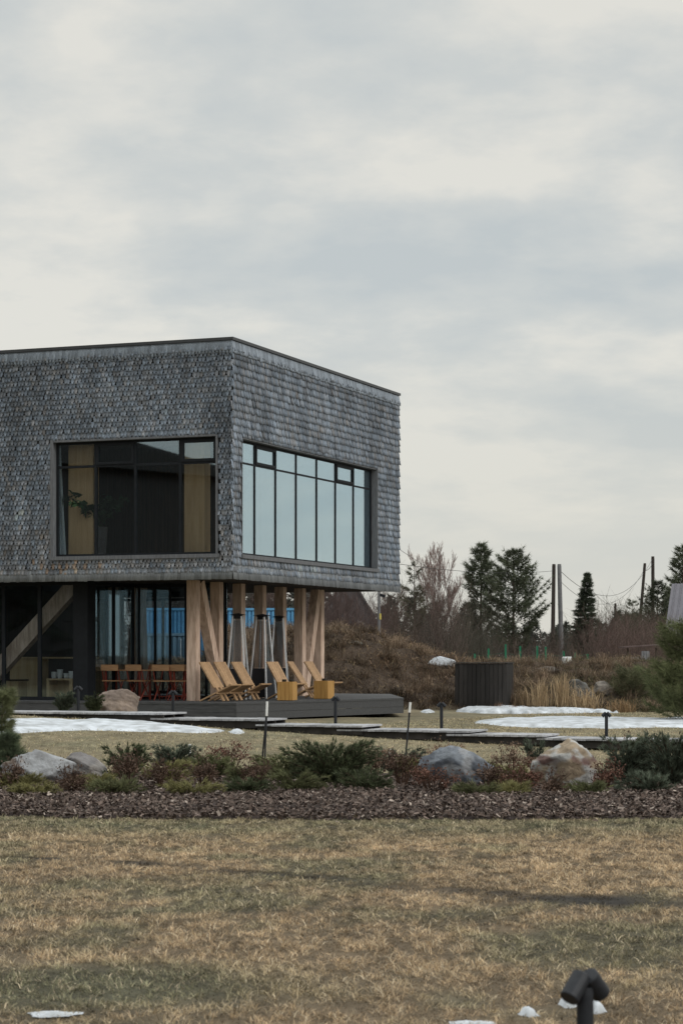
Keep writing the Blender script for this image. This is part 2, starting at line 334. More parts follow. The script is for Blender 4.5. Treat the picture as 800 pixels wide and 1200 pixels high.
def needles(rng, cen, dr, n_per, L, wd, spread, col, var=0.35):
    n = len(cen); c = np.repeat(cen, n_per, 0); d = np.repeat(dr, n_per, 0) + spread * rng.standard_normal((n * n_per, 3))
    d /= np.linalg.norm(d, axis=1)[:, None] + 1e-9
    s = np.cross(d, rng.standard_normal(d.shape)); s /= np.linalg.norm(s, axis=1)[:, None] + 1e-9
    Ls = L * (0.6 + 0.7 * rng.random(len(c)))[:, None]
    if np.ndim(wd) == 0: wd = np.full(len(c), wd)
    V = np.stack([c - s * wd[:, None] / 2, c + s * wd[:, None] / 2, c + d * Ls], 1).reshape(-1, 3)
    base = col if np.ndim(col) == 2 else np.tile(np.array(col), (n, 1))
    k = np.repeat(base * (1 - var + 2 * var * rng.random((n, 1))), n_per, 0) * (0.8 + 0.4 * rng.random((n * n_per, 1)))
    return V, np.arange(len(V)).reshape(-1, 3), np.repeat(k, 3, 0)
def leaves(rng, cen, n_per, rad, size, col, var=0.35):
    n = len(cen); p = np.repeat(cen, n_per, 0) + rng.standard_normal((n * n_per, 3)) * rad * 0.55
    a = rng.standard_normal(p.shape); a /= np.linalg.norm(a, axis=1)[:, None]; b = np.cross(a, rng.standard_normal(p.shape)); b /= np.linalg.norm(b, axis=1)[:, None]
    s = size * (0.6 + 0.8 * rng.random((len(p), 1)))
    V = np.stack([p - a * s, p + b * s * 0.55, p + a * s, p - b * s * 0.55], 1).reshape(-1, 3)
    k = np.repeat(np.array(col) * (1 - var + 2 * var * rng.random((n * n_per, 1))), 4, 0)
    b0 = np.arange(len(p))[:, None] * 4
    return V, np.concatenate([b0 + [[0, 1, 2]], b0 + [[0, 2, 3]]], 0), k
def segs(S, col):
    """S: (n,8) p0 p1 r0 r1 -> three sided sticks, as triangles"""
    S = np.asarray(S, dtype=float); p = S[:, :3]; q = S[:, 3:6]; d = q - p; d /= np.linalg.norm(d, axis=1)[:, None] + 1e-9
    u = np.where(np.abs(d[:, 2:3]) < 0.9, np.array([[0, 0, 1.0]]), np.array([[1.0, 0, 0]])); a = np.cross(d, u); a /= np.linalg.norm(a, axis=1)[:, None]; b = np.cross(a, d)
    vs = []
    for c, r in ((p, S[:, 6:7]), (q, S[:, 7:8])):
        for k in range(3): vs.append(c + (a * math.cos(k * 2.0944) + b * math.sin(k * 2.0944)) * r)
    V = np.stack(vs, 1).reshape(-1, 3); o = np.arange(len(S))[:, None] * 6; T = []
    for k in range(3):
        k2 = (k + 1) % 3; T += [o + [[k, k2, 3 + k2]], o + [[k, 3 + k2, 3 + k]]]
    cc = np.tile(np.array(col), (len(S), 1)) if np.ndim(col) == 1 else col
    return V, np.concatenate(T, 0), np.repeat(cc, 6, 0)
def join(parts):
    Vs, Fs, Cs = [], [], []; o = 0
    for v, f, c in parts: Vs.append(v); Fs.append(f + o); Cs.append(c); o += len(v)
    return np.concatenate(Vs), np.concatenate(Fs), np.concatenate(Cs)

# ------------------------------------------------------------------ building frame of reference
C0 = Vector((-2.46, 48.0)); AX = Vector((0.9318, -0.3630)); AY = Vector((0.3630, 0.9318)); RZ = math.atan2(AX.y, AX.x)
def LW(x, y): return C0.x + AX.x * x + AY.x * y, C0.y + AX.y * x + AY.y * y      # building -> world
def WL(X, Y): return AX.x * (X - C0.x) + AX.y * (Y - C0.y), AY.x * (X - C0.x) + AY.y * (Y - C0.y)
def fx(px, d=0.0):                                                              # photo column -> x on the front plane y=d
    t = (px - 400) / F; return (t * (C0.y + AY.y * d) - C0.x - AY.x * d) / (AX.x - AX.y * t)
def fz(px, py, d=0.0): x = fx(px, d); return ZY(py, LW(x, d)[1])
def sy(px, d=0.0):                                                              # photo column -> y on the side plane x=d
    t = (px - 400) / F; return (t * (C0.y + AX.y * d) - C0.x - AX.x * d) / (AY.x - AY.y * t)
def sz(px, py, d=0.0): y = sy(px, d); return ZY(py, LW(d, y)[1])
XL, YB, ZB, ZT, DZ = -14.0, 11.1, 3.35, 8.74, 0.54

# ------------------------------------------------------------------ the house
house = empty('house', (C0.x, C0.y, 0), RZ, 'modern house with a grey shingled upper box standing on timber columns', 'house')
wx0, wx1, wz0, wz1 = fx(62.5), fx(255), fz(160, 652), fz(160, 513.5)
vy0, vy1, vz0, vz1 = sy(282.5), sy(440.5), sz(282, 651), sz(282, 512.5)

def shingle_mesh(name, seed, front, length, hole, sw, row, flare):
    rng = np.random.default_rng(seed); Vs = []; Ts = []; Cs = []; off = 0
    mb = MB(); h0, h1, z0, z1 = hole; lap = 1.28
    def bx(a0, a1, c0, c1, d0, d1):       # along, depth range, z range
        if front: mb.box(a0, a1, c0, c1, d0, d1)
        else: mb.box(-c1, -c0, a0, a1, d0, d1)
    lo, hi = (XL, 0.0) if front else (0.28, length)
    T0, T1 = 0.0, 0.28
    bx(lo, h0, T0, T1, ZB, ZT - 0.1); bx(h1, hi if not front else 0.0, T0, T1, ZB, ZT - 0.1)
    bx(h0, h1, T0, T1, ZB, z0); bx(h0, h1, T0, T1, z1, ZT - 0.1)
    wallV = np.array(mb.v); wq = np.array([f for f in mb.f]); wT = np.concatenate([wq[:, [0, 1, 2]], wq[:, [0, 2, 3]]]); wc = np.full((len(wallV), 3), 0.03)
    recs = []
    A0, A1 = (XL, 0.03) if front else (-0.03, length)
    rows = int((ZT - ZB - 0.3) / row)
    def put(a, w, zt, ztop, point, o_bot, o_top, c, th):
        recs.append((a, w, zt, ztop, point, o_bot, o_top, th, *c))
    n_r = rows + 1
    for r in range(n_r):
        zt = ZB + 0.13 + r * row
        k0 = A0 + (sw / 2 if r % 2 else 0)
        for i in range(int((A1 - k0) / sw) + 1):
            a = k0 + i * sw + rng.normal(0, sw * 0.08)
            if a < A0 or a > A1: continue
            z = zt + rng.normal(0, 0.008); top = z + row * lap
            if h0 - sw * 0.4 < a < h1 + sw * 0.4:
                if z1 - row < z < z1: z = z1 + 0.004; top = z + row * lap
                elif z0 - 0.05 < z < z1: continue
                if z <= z0: top = min(top, z0 - 0.01)
            top = min(top, ZT - 0.12)
            if top - z < 0.05: continue
            X = a; big = float(fbm(X * 0.55 + seed, z * 0.8, 2)); st = float(vnoise(X * 3.5, z * 0.6 + seed, 5))
            wash = 0.30 * math.exp(-max(0.0, ZT - 0.33 - z) / 0.7) * float(vnoise(X * 6.0, 1.7 + seed, 6)); v = (0.235 + 0.18 * big + 0.20 * (st - 0.5)) * (0.74 + 0.56 * rng.random() ** 1.6) * (1 - wash)
            warm = max(0.0, min(1.0, 0.12 + rng.normal(0, 0.2) + (0.25 if z < ZB + 1.1 and front else 0)))
            c = np.array((0.81, 0.975, 1.21)) * (1 - warm) + np.array((1.06, 0.98, 0.92)) * warm
            # a patch of fresh orange-brown shingles low on the front wall
            if front:
                pch = math.exp(-(((a - fx(82)) / 0.55) ** 2 + ((z - (ZB + 0.38)) / 0.26) ** 2))
                if rng.random() < 0.5 * pch: c = np.array((1.25, 0.98, 0.80)); v *= 1.1
                if z < ZB + 1.6 and a < fx(200): v *= 1.12
            put(a, sw * 0.96, z, top, row * 0.62, 0.050 + rng.normal(0, 0.006), 0.004, np.clip(c * v, 0.02, 0.6), 0.02)
    # straight plank course along the top edge and a plain lip along the bottom edge
    pw = 0.085
    for i in range(int((A1 - A0) / pw) + 1):
        a = A0 + (i + 0.5) * pw
        if a > A1 - 0.0: continue
        v = 0.33 * (0.75 + 0.5 * rng.random()) * (0.85 + 0.3 * float(vnoise(a * 0.9, 3.3, 1)))
        put(a, pw * 0.96, ZT - 0.33 + rng.normal(0, 0.01), ZT - 0.05, 0.07, 0.052, 0.004, np.array((0.86, 1.0, 1.18)) * v, 0.016)
        v = 0.33 * (0.72 + 0.5 * rng.random())
        put(a, pw * 0.97, ZB - 0.035 + rng.normal(0, 0.004), ZB + (0.30 if not front else 0.22), 0.0, 0.05, 0.02, np.array((0.92, 1.0, 1.1)) * v, 0.018)
    Rr = np.array(recs); a, wd, zt, tp, pt, ob, ot, th = (Rr[:, k] for k in range(8)); cc = Rr[:, 8:11]
    shoulder = zt + pt
    fr = (shoulder - zt) / np.maximum(tp - zt, 0.01); osh = ob + (ot - ob) * np.clip(fr, 0, 1)
    def P(al, de, z):
        return np.stack([al, -de, z], -1) if front else np.stack([de, al, z], -1)
    tipw = np.where(pt > 0.075, wd * 0.36, wd * 0.47) if not front else np.where(pt > 0.055, wd * 0.31, wd * 0.46)
    inn = zt + pt * 0.72; oin = ob + (ot - ob) * np.clip((inn - zt) / np.maximum(tp - zt, 0.01), 0, 1)
    al = [a - wd / 2, a - wd / 2, a - tipw, a - tipw, a + tipw, a + tipw, a + wd / 2, a + wd / 2]
    zz_ = [tp, shoulder, inn, zt, zt, inn, shoulder, tp]; oo = [ot, osh, oin, ob, ob, oin, osh, ot]
    vs = [P(al[k], oo[k], zz_[k]) for k in range(8)]; vb = [P(al[k], oo[k] - th, zz_[k]) for k in range(1, 7)]      # 8..13
    SV = np.stack(vs + vb, 1).reshape(-1, 3); b = np.arange(len(Rr))[:, None] * 14
    tris = [[0, 1, 7], [1, 6, 7], [1, 2, 6], [2, 5, 6], [2, 3, 5], [3, 4, 5]]
    for k in range(1, 6): tris += [[k, k + 7, k + 8], [k, k + 8, k + 1]]
    if not front: tris = [t[::-1] for t in tris]
    ST = np.concatenate([b + np.array([t]) for t in tris], 0)
    V, T, K = join([(wallV, wT, wc), (SV, ST, np.repeat(cc, 14, 0))])
    return npmesh(name, V, T, M['shingle'], K, house)
shingle_mesh('shingle_wall', 3, True, 14, (wx0, wx1, wz0, wz1), 0.094, 0.116, 0)
shingle_mesh('shingle_wall', 5, False, YB, (vy0, vy1, vz0, vz1), 0.10, 0.166, 0)
# back, far side, roof
b = MB(); b.box(XL, 0, YB - 0.28, YB - 0.002, ZB, ZT - 0.1).box(XL, XL + 0.28, 0.285, YB - 0.285, ZB, ZT - 0.1); b.build('back_wall', M['trim'], house)
b = MB(); b.box(XL + 0.3, -0.29, 0.29, YB - 0.3, ZT - 0.45, ZT - 0.2); b.build('roof', M['cap'], house)
b = MB(); e_ = 0.035
b.box(XL, 0.005 + e_, -0.005 - e_, 0.30, ZT - 0.04, ZT + 0.025).box(-0.3, 0.005 + e_, 0.302, YB + e_, ZT - 0.04, ZT + 0.025).box(XL, -0.302, YB - 0.3, YB + e_, ZT - 0.04, ZT + 0.025)
b.build('parapet_cap', M['cap'], house)
b = MB(); b.tube([(fx(235, 1.2), 1.2, ZT - 0.2), (fx(235, 1.2), 1.2, ZT + 0.10)], 0.05, 10).tube([(fx(235, 1.2), 1.2, ZT + 0.10), (fx(235, 1.2), 1.2, ZT + 0.16)], 0.075, 10); b.build('roof_vent', M['steel'], house)
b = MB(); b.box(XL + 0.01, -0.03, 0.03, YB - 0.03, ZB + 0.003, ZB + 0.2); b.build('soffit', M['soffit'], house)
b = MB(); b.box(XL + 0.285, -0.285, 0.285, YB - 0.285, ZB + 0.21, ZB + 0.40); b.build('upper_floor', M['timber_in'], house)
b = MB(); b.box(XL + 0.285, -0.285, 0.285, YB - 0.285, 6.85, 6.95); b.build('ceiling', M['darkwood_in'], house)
b = MB(); b.box(XL + 0.29, -3.2, 4.6, 4.7, ZB + 0.41, 6.84).box(-3.19, -3.09, 0.9, 4.7, ZB + 0.41, 6.84) if False else b.box(XL + 0.29, -1.4, 4.6, 4.7, ZB + 0.41, 6.84)
for i in range(60):
    x = XL + 0.4 + i * 0.2
    if x < -1.5: b.box(x, x + 0.05, 4.56, 4.599, ZB + 0.41, 6.84)
b.build('interior_wall', M['darkwood_in'], house)
for pa, pb, d in ((80.5, 109, 0.42), (216, 240, 0.42)):
    b = MB(); b.box(fx(pa, d), fx(pb, d), d, d + 0.3, ZB + 0.41, 6.84); b.build('interior_column', M['timber_in'], house)

def framed(name, front, a0, a1, z0, z1, cols, tz, sashes, dep, fr=0.05):
    """fixed frame with mullions and one transom; pane and reveal boards are its children"""
    f = MB(); d0, d1 = dep, dep + (0.09 if front else 0.045)
    def bx(mb, p0, p1, q0, q1, c0, c1):
        if front: mb.box(p0, p1, c0, c1, q0, q1)
        else: mb.box(-c1, -c0, p0, p1, q0, q1)
    bx(f, a0, a1, z0, z0 + fr, d0, d1); bx(f, a0, a1, z1 - fr, z1, d0, d1)
    bx(f, a0, a0 + fr, z0 + fr, z1 - fr, d0, d1); bx(f, a1 - fr, a1, z0 + fr, z1 - fr, d0, d1)
    hw = fr * (0.55 if front else 0.42)
    for c in cols: bx(f, c - hw, c + hw, z0 + fr, z1 - fr, d0, d1)
    ed = [a0 + fr] + [q for c in cols for q in (c - hw, c + hw)] + [a1 - fr]
    for i in range(len(ed) // 2):
        bx(f, ed[2 * i], ed[2 * i + 1], tz - hw, tz + hw, d0 + 0.004, d1 - 0.004)
    w = f.build(name, M['frame'], house)
    for i in sashes:
        s = MB(); p0, p1, q0, q1 = ed[2 * i], ed[2 * i + 1], tz + hw, z1 - fr; k = 0.06
        bx(s, p0, p1, q0, q0 + k, d0 - 0.02, d1 - 0.02); bx(s, p0, p1, q1 - k, q1, d0 - 0.02, d1 - 0.02)
        bx(s, p0, p0 + k, q0 + k, q1 - k, d0 - 0.02, d1 - 0.02); bx(s, p1 - k, p1, q0 + k, q1 - k, d0 - 0.02, d1 - 0.02)
        s.build('opening_sash', M['frame'], w)
    p = MB(); bx(p, a0 + fr * 0.5, a1 - fr * 0.5, z0 + fr * 0.5, z1 - fr * 0.5, d0 + 0.02, d0 + 0.03)
    p.build('pane', M['glass'], w)
    return w, bx
zt_f = fz(160, 544)
w1, bx = framed('window', True, wx0 + 0.03, wx1 - 0.03, wz0 + 0.03, wz1 - 0.03, [fx(112, .1), fx(158.5, .1), fx(211, .1)], zt_f, (1, 3), 0.10)
t = MB(); bx(t, wx0 - 0.06, wx1 + 0.06, wz0 - 0.06, wz0 + 0.027, -0.07, 0.2); t.build('sill', M['trim'], w1)
t = MB(); bx(t, wx0 - 0.05, wx0 + 0.027, wz0 + 0.03, wz1 + 0.03, -0.05, 0.19); bx(t, wx1 - 0.027, wx1 + 0.02, wz0 + 0.03, wz1 + 0.0, -0.05, 0.19); bx(t, wx0 + 0.03, wx1 - 0.03, wz1 - 0.027, wz1 + 0.02, -0.05, 0.19); t.build('reveal', M['trim'], w1)
zt_s = sz(282, 540.5)
w2, bx = framed('window', False, vy0 + 0.03, vy1 - 0.03, vz0 + 0.03, vz1 - 0.03, [sy(q, -.12) for q in (299, 323.5, 347.5, 371.5, 393.5, 414.5)], zt_s, (1, 5), 0.12)
t = MB(); bx(t, vy0 - 0.06, vy1 + 0.06, vz0 - 0.06, vz0 + 0.027, -0.075, 0.2); t.build('sill', M['trim'], w2)
t = MB(); bx(t, vy0 - 0.0, vy0 + 0.027, vz0 + 0.03, vz1 + 0.0, -0.03, 0.19); bx(t, vy1 - 0.027, vy1 + 0.02, vz0 + 0.03, vz1 + 0.0, -0.05, 0.19); bx(t, vy0 + 0.03, vy1 - 0.03, vz1 - 0.027, vz1 + 0.0, -0.03, 0.19); t.build('reveal', M['trim'], w2)

# timber columns and raking braces under the box (x = -1.5 line)
def tcol(v): q = 0.82 + 0.3 * v; return (q * 1.02, q, q * 0.97)
rng = random.Random(4)
CXL = -1.53; cys = [1.22 + 1.30 * i for i in range(7)]
for i, cy_ in enumerate(cys):
    b = MB(); b.box(CXL - 0.12, CXL + 0.12, cy_ - 0.12, cy_ + 0.12, DZ, ZB, tcol(rng.random())); b.build('column', M['timber'], house, bevel=0.006)
b = MB(); b.bar((CXL + 0.0, cys[0] + 0.26, ZB - 0.02), (CXL + 0.0, cys[1] + 0.20, DZ + 0.0), 0.22, 0.24, (0, 1, 0), tcol(0.5)); b.build('brace', M['timber'], house)
b = MB(); b.bar((CXL + 0.0, cys[6] - 0.16, ZB - 0.02), (CXL + 0.0, cys[5] + 0.22, DZ), 0.22, 0.24, (0, 1, 0), tcol(0.6)); b.build('brace', M['timber'], house)
# ground floor: glazed room with corner pier, recessed glazing and far glazing
GY0 = 0.75
xp0, xp1 = fx(88, GY0), fx(104, GY0)
def glass_wall(name, p, q, z0, z1, posts, m, thick=0.06, rails=(), pane=True):
    """posts: fractions along p-q; pane is a child"""
    P0 = Vector((*p, 0)); P1 = Vector((*q, 0)); d = P1 - P0; f = MB()
    for t_ in posts:
        c = P0 + d * t_; f.bar((c.x, c.y, z0), (c.x, c.y, z1), thick, 0.07, tuple(d.normalized().cross(Vector((0, 0, 1)))))
    n = d.normalized().cross(Vector((0, 0, 1)))
    for r in (z0 + 0.04, z1 - 0.05) + tuple(rails): f.bar((P0.x, P0.y, r), (P1.x, P1.y, r), 0.10, 0.08, (0, 0, 1))
    o = f.build(name, M['frame'], house)
    a = MB(); a.bar((P0.x, P0.y, (z0 + z1) / 2), (P1.x, P1.y, (z0 + z1) / 2), 0.012, z1 - z0 - 0.02, (0, 0, 1)); a.build('pane', m, o)
    return o
def fracs(pxs, p, q, d): return [(fx(a, d) - p) / (q - p) for a in pxs]
glass_wall('glass_wall', (-13.5, GY0), (xp0, GY0), DZ, ZB, fracs((-60, -26, 5, 47, 88.5), -13.5, xp0, GY0), M['glass_clear'], 0.085)
b = MB(); b.box(xp0, xp1, GY0 - 0.05, GY0 + 0.35, DZ, ZB); b.build('corner_pier', M['frame'], house)
RY = 3.2; rx1 = fx(266, RY)
glass_wall('glass_wall', (xp1, RY), (rx1, RY), DZ, ZB, fracs((104.5, 125, 144, 163, 182, 199.5, 218, 242, 265), xp1, rx1, RY), M['glass_clear'], 0.045)
glass_wall('glass_wall', (xp1 - 0.05, GY0 + 0.36), (xp1 - 0.05, RY - 0.07), DZ, ZB, (0, 0.5, 1), M['glass_clear'], 0.05)
FY = 9.6; far0 = -4.75
glass_wall('glass_wall', (-8.9, FY), (far0, FY), DZ, 3.2, np.linspace(0, 1, 6), M['glass_clear'], 0.05)
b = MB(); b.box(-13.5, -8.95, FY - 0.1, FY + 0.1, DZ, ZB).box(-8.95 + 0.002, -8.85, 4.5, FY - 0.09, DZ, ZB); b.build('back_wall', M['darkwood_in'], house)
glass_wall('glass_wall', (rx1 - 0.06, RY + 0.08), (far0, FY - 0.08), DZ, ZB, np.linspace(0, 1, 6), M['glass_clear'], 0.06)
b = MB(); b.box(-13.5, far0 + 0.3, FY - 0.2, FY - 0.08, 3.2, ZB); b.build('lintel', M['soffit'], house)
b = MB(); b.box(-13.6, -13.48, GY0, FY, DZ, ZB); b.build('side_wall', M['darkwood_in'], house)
# raking timber behind the left glazing, and two inside the recessed room
IY = GY0 + 0.28
b = MB(); b.bar((fx(-14, IY), IY, ZY(800, 49.8)), (fx(92, IY), IY, ZB + 0.0), 0.24, 0.36, (1, 0, 0), tcol(0.4)); b.build('brace', M['timber'], house)
for pa, pb, dd in ((127, 139, 5.2),):
    b = MB(); b.box(fx(pa, dd), fx(pb, dd), dd, dd + 0.26, DZ, ZB); b.build('column', M['timber'], house)
b = MB(); b.bar((fx(163, 5.2), 5.3, ZB), (fx(150, 5.2), 5.3, DZ), 0.26, 0.26, (0, 1, 0)); b.build('brace', M['timber'], house)
b = MB(); b.bar((fx(155, 5.2), 5.6, ZB), (fx(158, 5.2), 5.6, DZ), 0.26, 0.26, (0, 1, 0)); b.build('brace', M['timber'], house)
b = MB(); b.tube([(fx(113, 1.5), 1.5, ZB - 0.035), (fx(113, 1.5), 1.5, ZB + 0.01)], 0.07, 12); b.build('ceiling_light', M['white'], house)

# deck
A_ = (PX(277, 47.8), 47.8); B_ = (PX(473, 53.4), 53.4); Cc = (1.35, 58.9)
lA = WL(*A_); lB = WL(*B_); lC = WL(*Cc)
deck = empty('wooden_deck', (C0.x, C0.y, 0), RZ, 'dark grey raised timber deck running under the shingled house', 'deck')
poly = [(XL, lA[1]), lA, lB, lC, (XL, lC[1])]
b = MB(); b.prism(poly, 0.045, 'z', DZ - 0.048); b.build('deck_boards', M['deckwood'], deck)
b = MB()
def fascia(p, q):
    P0 = Vector((*p, 0)); P1 = Vector((*q, 0)); d = (P1 - P0).normalized(); n = Vector((d.y, -d.x, 0))
    for z0, z1 in ((DZ - 0.385, DZ - 0.225), (DZ - 0.22, DZ - 0.05)):
        a = P0 - n * 0.03; c = P1 - n * 0.03; b.bar((a.x, a.y, (z0 + z1) / 2), (c.x, c.y, (z0 + z1) / 2), 0.04, z1 - z0)
fascia((XL, lA[1]), lA); fascia(lA, lB); fascia(lB, lC); b.build('fascia', M['deckwood'], deck)
for i in range(9):
    t_ = (i + 0.5) / 9; x = lA[0] + (lB[0] - lA[0]) * t_ - 0.45; y = lA[1] + (lB[1] - lA[1]) * t_ + 0.35; b = MB(); b.box(x - 0.06, x + 0.06, y - 0.06, y + 0.06, -0.1, DZ - 0.05); b.build('support', M['boarddark'], deck)
for i in range(6): b = MB(); b.box(-0.6 - i * 2, -0.48 - i * 2, lA[1] + 0.4, lA[1] + 0.52, -0.1, DZ - 0.05); b.build('support', M['boarddark'], deck)

# ------------------------------------------------------------------ boardwalk, a line of stepped plank sections
def bw_pt(px, off=0.0):
    """point on the front edge line of the boardwalk at a photo column"""
    x0, y0 = PX(715, 35.7), 35.7; t = (px - 400) / F; k = (x0 - t * y0) / (AX.x - AX.y * t) * -1
    return x0 + AX.x * k + AY.x * off, y0 + AX.y * k + AY.y * off
secs = [(-60, 192, 834.5), (176, 311, 842.3), (300, 425, 849.6), (394, 551, 855.6), (523, 637, 860.8), (628, 960, 867.3)]
for i, (pa, pb, py) in enumerate(secs):
    a = Vector(bw_pt(pa)); c = Vector(bw_pt(pb)); L = (c - a).length; mid = (a + c) / 2
    z = ZY(py, mid.y); o_ = 0.035 * (i % 2)
    root = empty('boardwalk', (a.x, a.y, 0), RZ); root['kind'] = 'structure'
    bd = MB(); rr = random.Random(i); n = int(L / 0.14)
    for k in range(n):
        q = 0.72 + 0.5 * rr.random(); bd.box(k * L / n + 0.004, (k + 1) * L / n - 0.004, -0.03 + o_, 0.98 + o_, z - 0.032 + rr.uniform(-.003, .003), z + rr.uniform(-.003, .003), (q, q, q * 1.02))
    bd.build('planks', M['boardwalk'], root)
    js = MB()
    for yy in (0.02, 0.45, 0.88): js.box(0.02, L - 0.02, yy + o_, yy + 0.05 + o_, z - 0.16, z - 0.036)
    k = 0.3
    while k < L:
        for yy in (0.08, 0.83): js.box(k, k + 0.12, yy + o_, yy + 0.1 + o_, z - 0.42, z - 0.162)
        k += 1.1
    js.build('joists', M['boarddark'], root)

# ------------------------------------------------------------------ bollard spotlights
def make_bollard(x, y, z, h, w, rz, label, close=False):
    o = empty('bollard_light', (x, y, z), rz, label, 'bollard light', 'black bollard lights along the lawn and boardwalk')
    b = MB()
    b.tube([(0, 0, -0.1), (0, 0, h - 0.06), (0, 0, h - 0.035)], [w / 2, w / 2, w / 2 * 0.93], 20 if close else 10); b.build('post', M['black'], o, smooth=False)
    for s in (-1, 1):
        hd = MB(); d = Vector((s * 0.62, -0.1 * s, -0.62)).normalized(); c = Vector((s * 0.036, -0.012 * s, h - 0.03))
        p0 = c - d * 0.04; p1 = c + d * 0.045; n = 22 if close else 10
        hd.tube([p0 - d * 0.004, p0, p1, p1 + d * 0.003], [0.026, 0.031, 0.031, 0.029], n); ho = hd.build('lamp_head', M['black'], o)
        ar = MB(); ar.bar((0, 0, h - 0.045), tuple(c), 0.026, 0.02); ar.build('bracket', M['black'], ho)
    return o
make_bollard(PX(685, 6.5), 6.5, gz(PX(685, 6.5), 6.5), 0.625, 0.052, R(55), 'black twin-headed bollard light close up at the bottom edge of the lawn', True)
for px, Y, ytop, lab in ((203, 40.6, 811, 'black twin-headed bollard light beside the first timber column and red chairs'), (92, 41.2, 806, 'black bollard light in front of the left glazing, beside the rounded boulder'),
                         (393, 38.8, 818, 'black bollard light standing in front of the angled end of the deck'), (517, 38.0, 825, 'black bollard light beside the middle of the boardwalk, below the dark plank box'),
                         (710, 37.0, 836.5, 'black bollard light in front of the long snow strip, beyond the rightmost boulder')):
    x = PX(px, Y); z0 = gz(x, Y); make_bollard(x, Y, z0, ZY(ytop, Y) - z0 + 0.02, 0.06, R(8), lab)

# ------------------------------------------------------------------ garden furniture on the deck
def on_deck(px, Y): return PX(px, Y), Y, DZ
def make_lounger():
    o = empty('plank_lounger')
    def panel(p, q, w0, w1, cut, seed):
        """slats between p and q (x,z); wide part up to cut, narrow tail after it"""
        mb = MB(); rr = random.Random(seed); n = 5; dx = Vector((p[0], 0, p[1])); ex = Vector((q[0], 0, q[1])); mid = dx.lerp(ex, cut)
        for k in range(n):
            y = (k - (n - 1) / 2) * w0 / n; v = 0.85 + 0.3 * rr.random()
            mb.bar((dx.x, y, dx.z), (mid.x, y, mid.z), w0 / n - 0.006, 0.03, (0, 1, 0) if False else (-(q[1] - p[1]), 0, q[0] - p[0]), (v, v, v))
        for k in ((1, 3) if seed % 2 else (0, 4)):
            y = (k - 2) * w0 / n * (1.0); v = 0.85 + 0.3 * rr.random()
            mb.bar((mid.x, y, mid.z), (ex.x, y, ex.z), w0 / n - 0.012, 0.03, (-(q[1] - p[1]), 0, q[0] - p[0]), (v, v, v))
        return mb
    panel((0.0, 0.90), (0.60, 0.012), 0.44, 0.2, 0.66, 1).build('backrest', M['lounger'], o)
    pn = panel((0.84, 0.37), (0.02, 0.012), 0.44, 0.3, 0.58, 2); pn.bar((0.838, -0.22, 0.385), (0.838, 0.22, 0.385), 0.06, 0.03); pn.build('seat', M['lounger'], o)
    b = MB(); b.bar((0.50, -0.23, 0.19), (0.50, 0.23, 0.19), 0.04, 0.04); b.build('crossbar', M['lounger'], o)
    return o
proto = make_lounger()
lsp = [(0.95, -1.13, -8, 'plank lounger beside the thick front column, leftmost of the left trio'), (1.72, -1.10, -14, 'plank lounger in the middle of the left trio, half hidden by its neighbours'), (2.50, -1.02, -10, 'plank lounger at the right of the left trio, in front of the first patio heater'),
       (3.50, -0.52, -16, 'plank lounger half hidden behind the nearer square pine block'), (5.10, -0.72, 4, 'plank lounger seen side-on between the two square pine blocks'), (6.0, -0.60, -6, 'plank lounger furthest right, behind the farther square pine block')]
for i, (u, x, a, lab) in enumerate(lsp):
    o = proto if i == 0 else copy_tree(proto); X, Y = LW(x, u); o.location = (X, Y, DZ); o.rotation_euler.z = RZ + R(a); tag(o, lab, 'lounger', 'wooden plank loungers on the deck')
def make_block():
    o = empty('block_table'); b = MB()
    for i in range(4): b.box(-0.19 + i * 0.095 + 0.001, -0.19 + (i + 1) * 0.095 - 0.001, -0.19, 0.19, 0.006, 0.44)
    b.build('body', M['block'], o, bevel=0.004); return o
pb = make_block()
for i, (px, Y, lab) in enumerate(((336.5, 50.15, 'square yellow pine block table, the nearer one, with two tins on top'), (379.5, 52.0, 'square yellow pine block table near the end of the column row'))):
    o = pb if i == 0 else copy_tree(pb); o.location = (PX(px, Y), Y, DZ); o.rotation_euler.z = RZ + R(6 - 9 * i); tag(o, lab, 'side table', 'square pine block tables on the deck')
    for k, dx in enumerate((-0.07, 0.09) if i == 0 else (0.0,)):
        c = MB(); c.tube([(0, 0, 0), (0, 0, 0.012), (0, 0, 0.05), (0, 0, 0.055), (0, 0, 0.055), (0, 0, 0.02)], [0.045, 0.05, 0.055, 0.055, 0.045, 0.04], 14)
        t_ = c.build('tin', M['cupblack'], None, (PX(px, Y) + dx, Y - 0.02, DZ + 0.441)); tag(t_, ('small black tin on the nearer pine block, the left one', 'small black tin on the nearer pine block, the right one')[k] if i == 0 else 'small black tin on top of the farther pine block', 'tin')
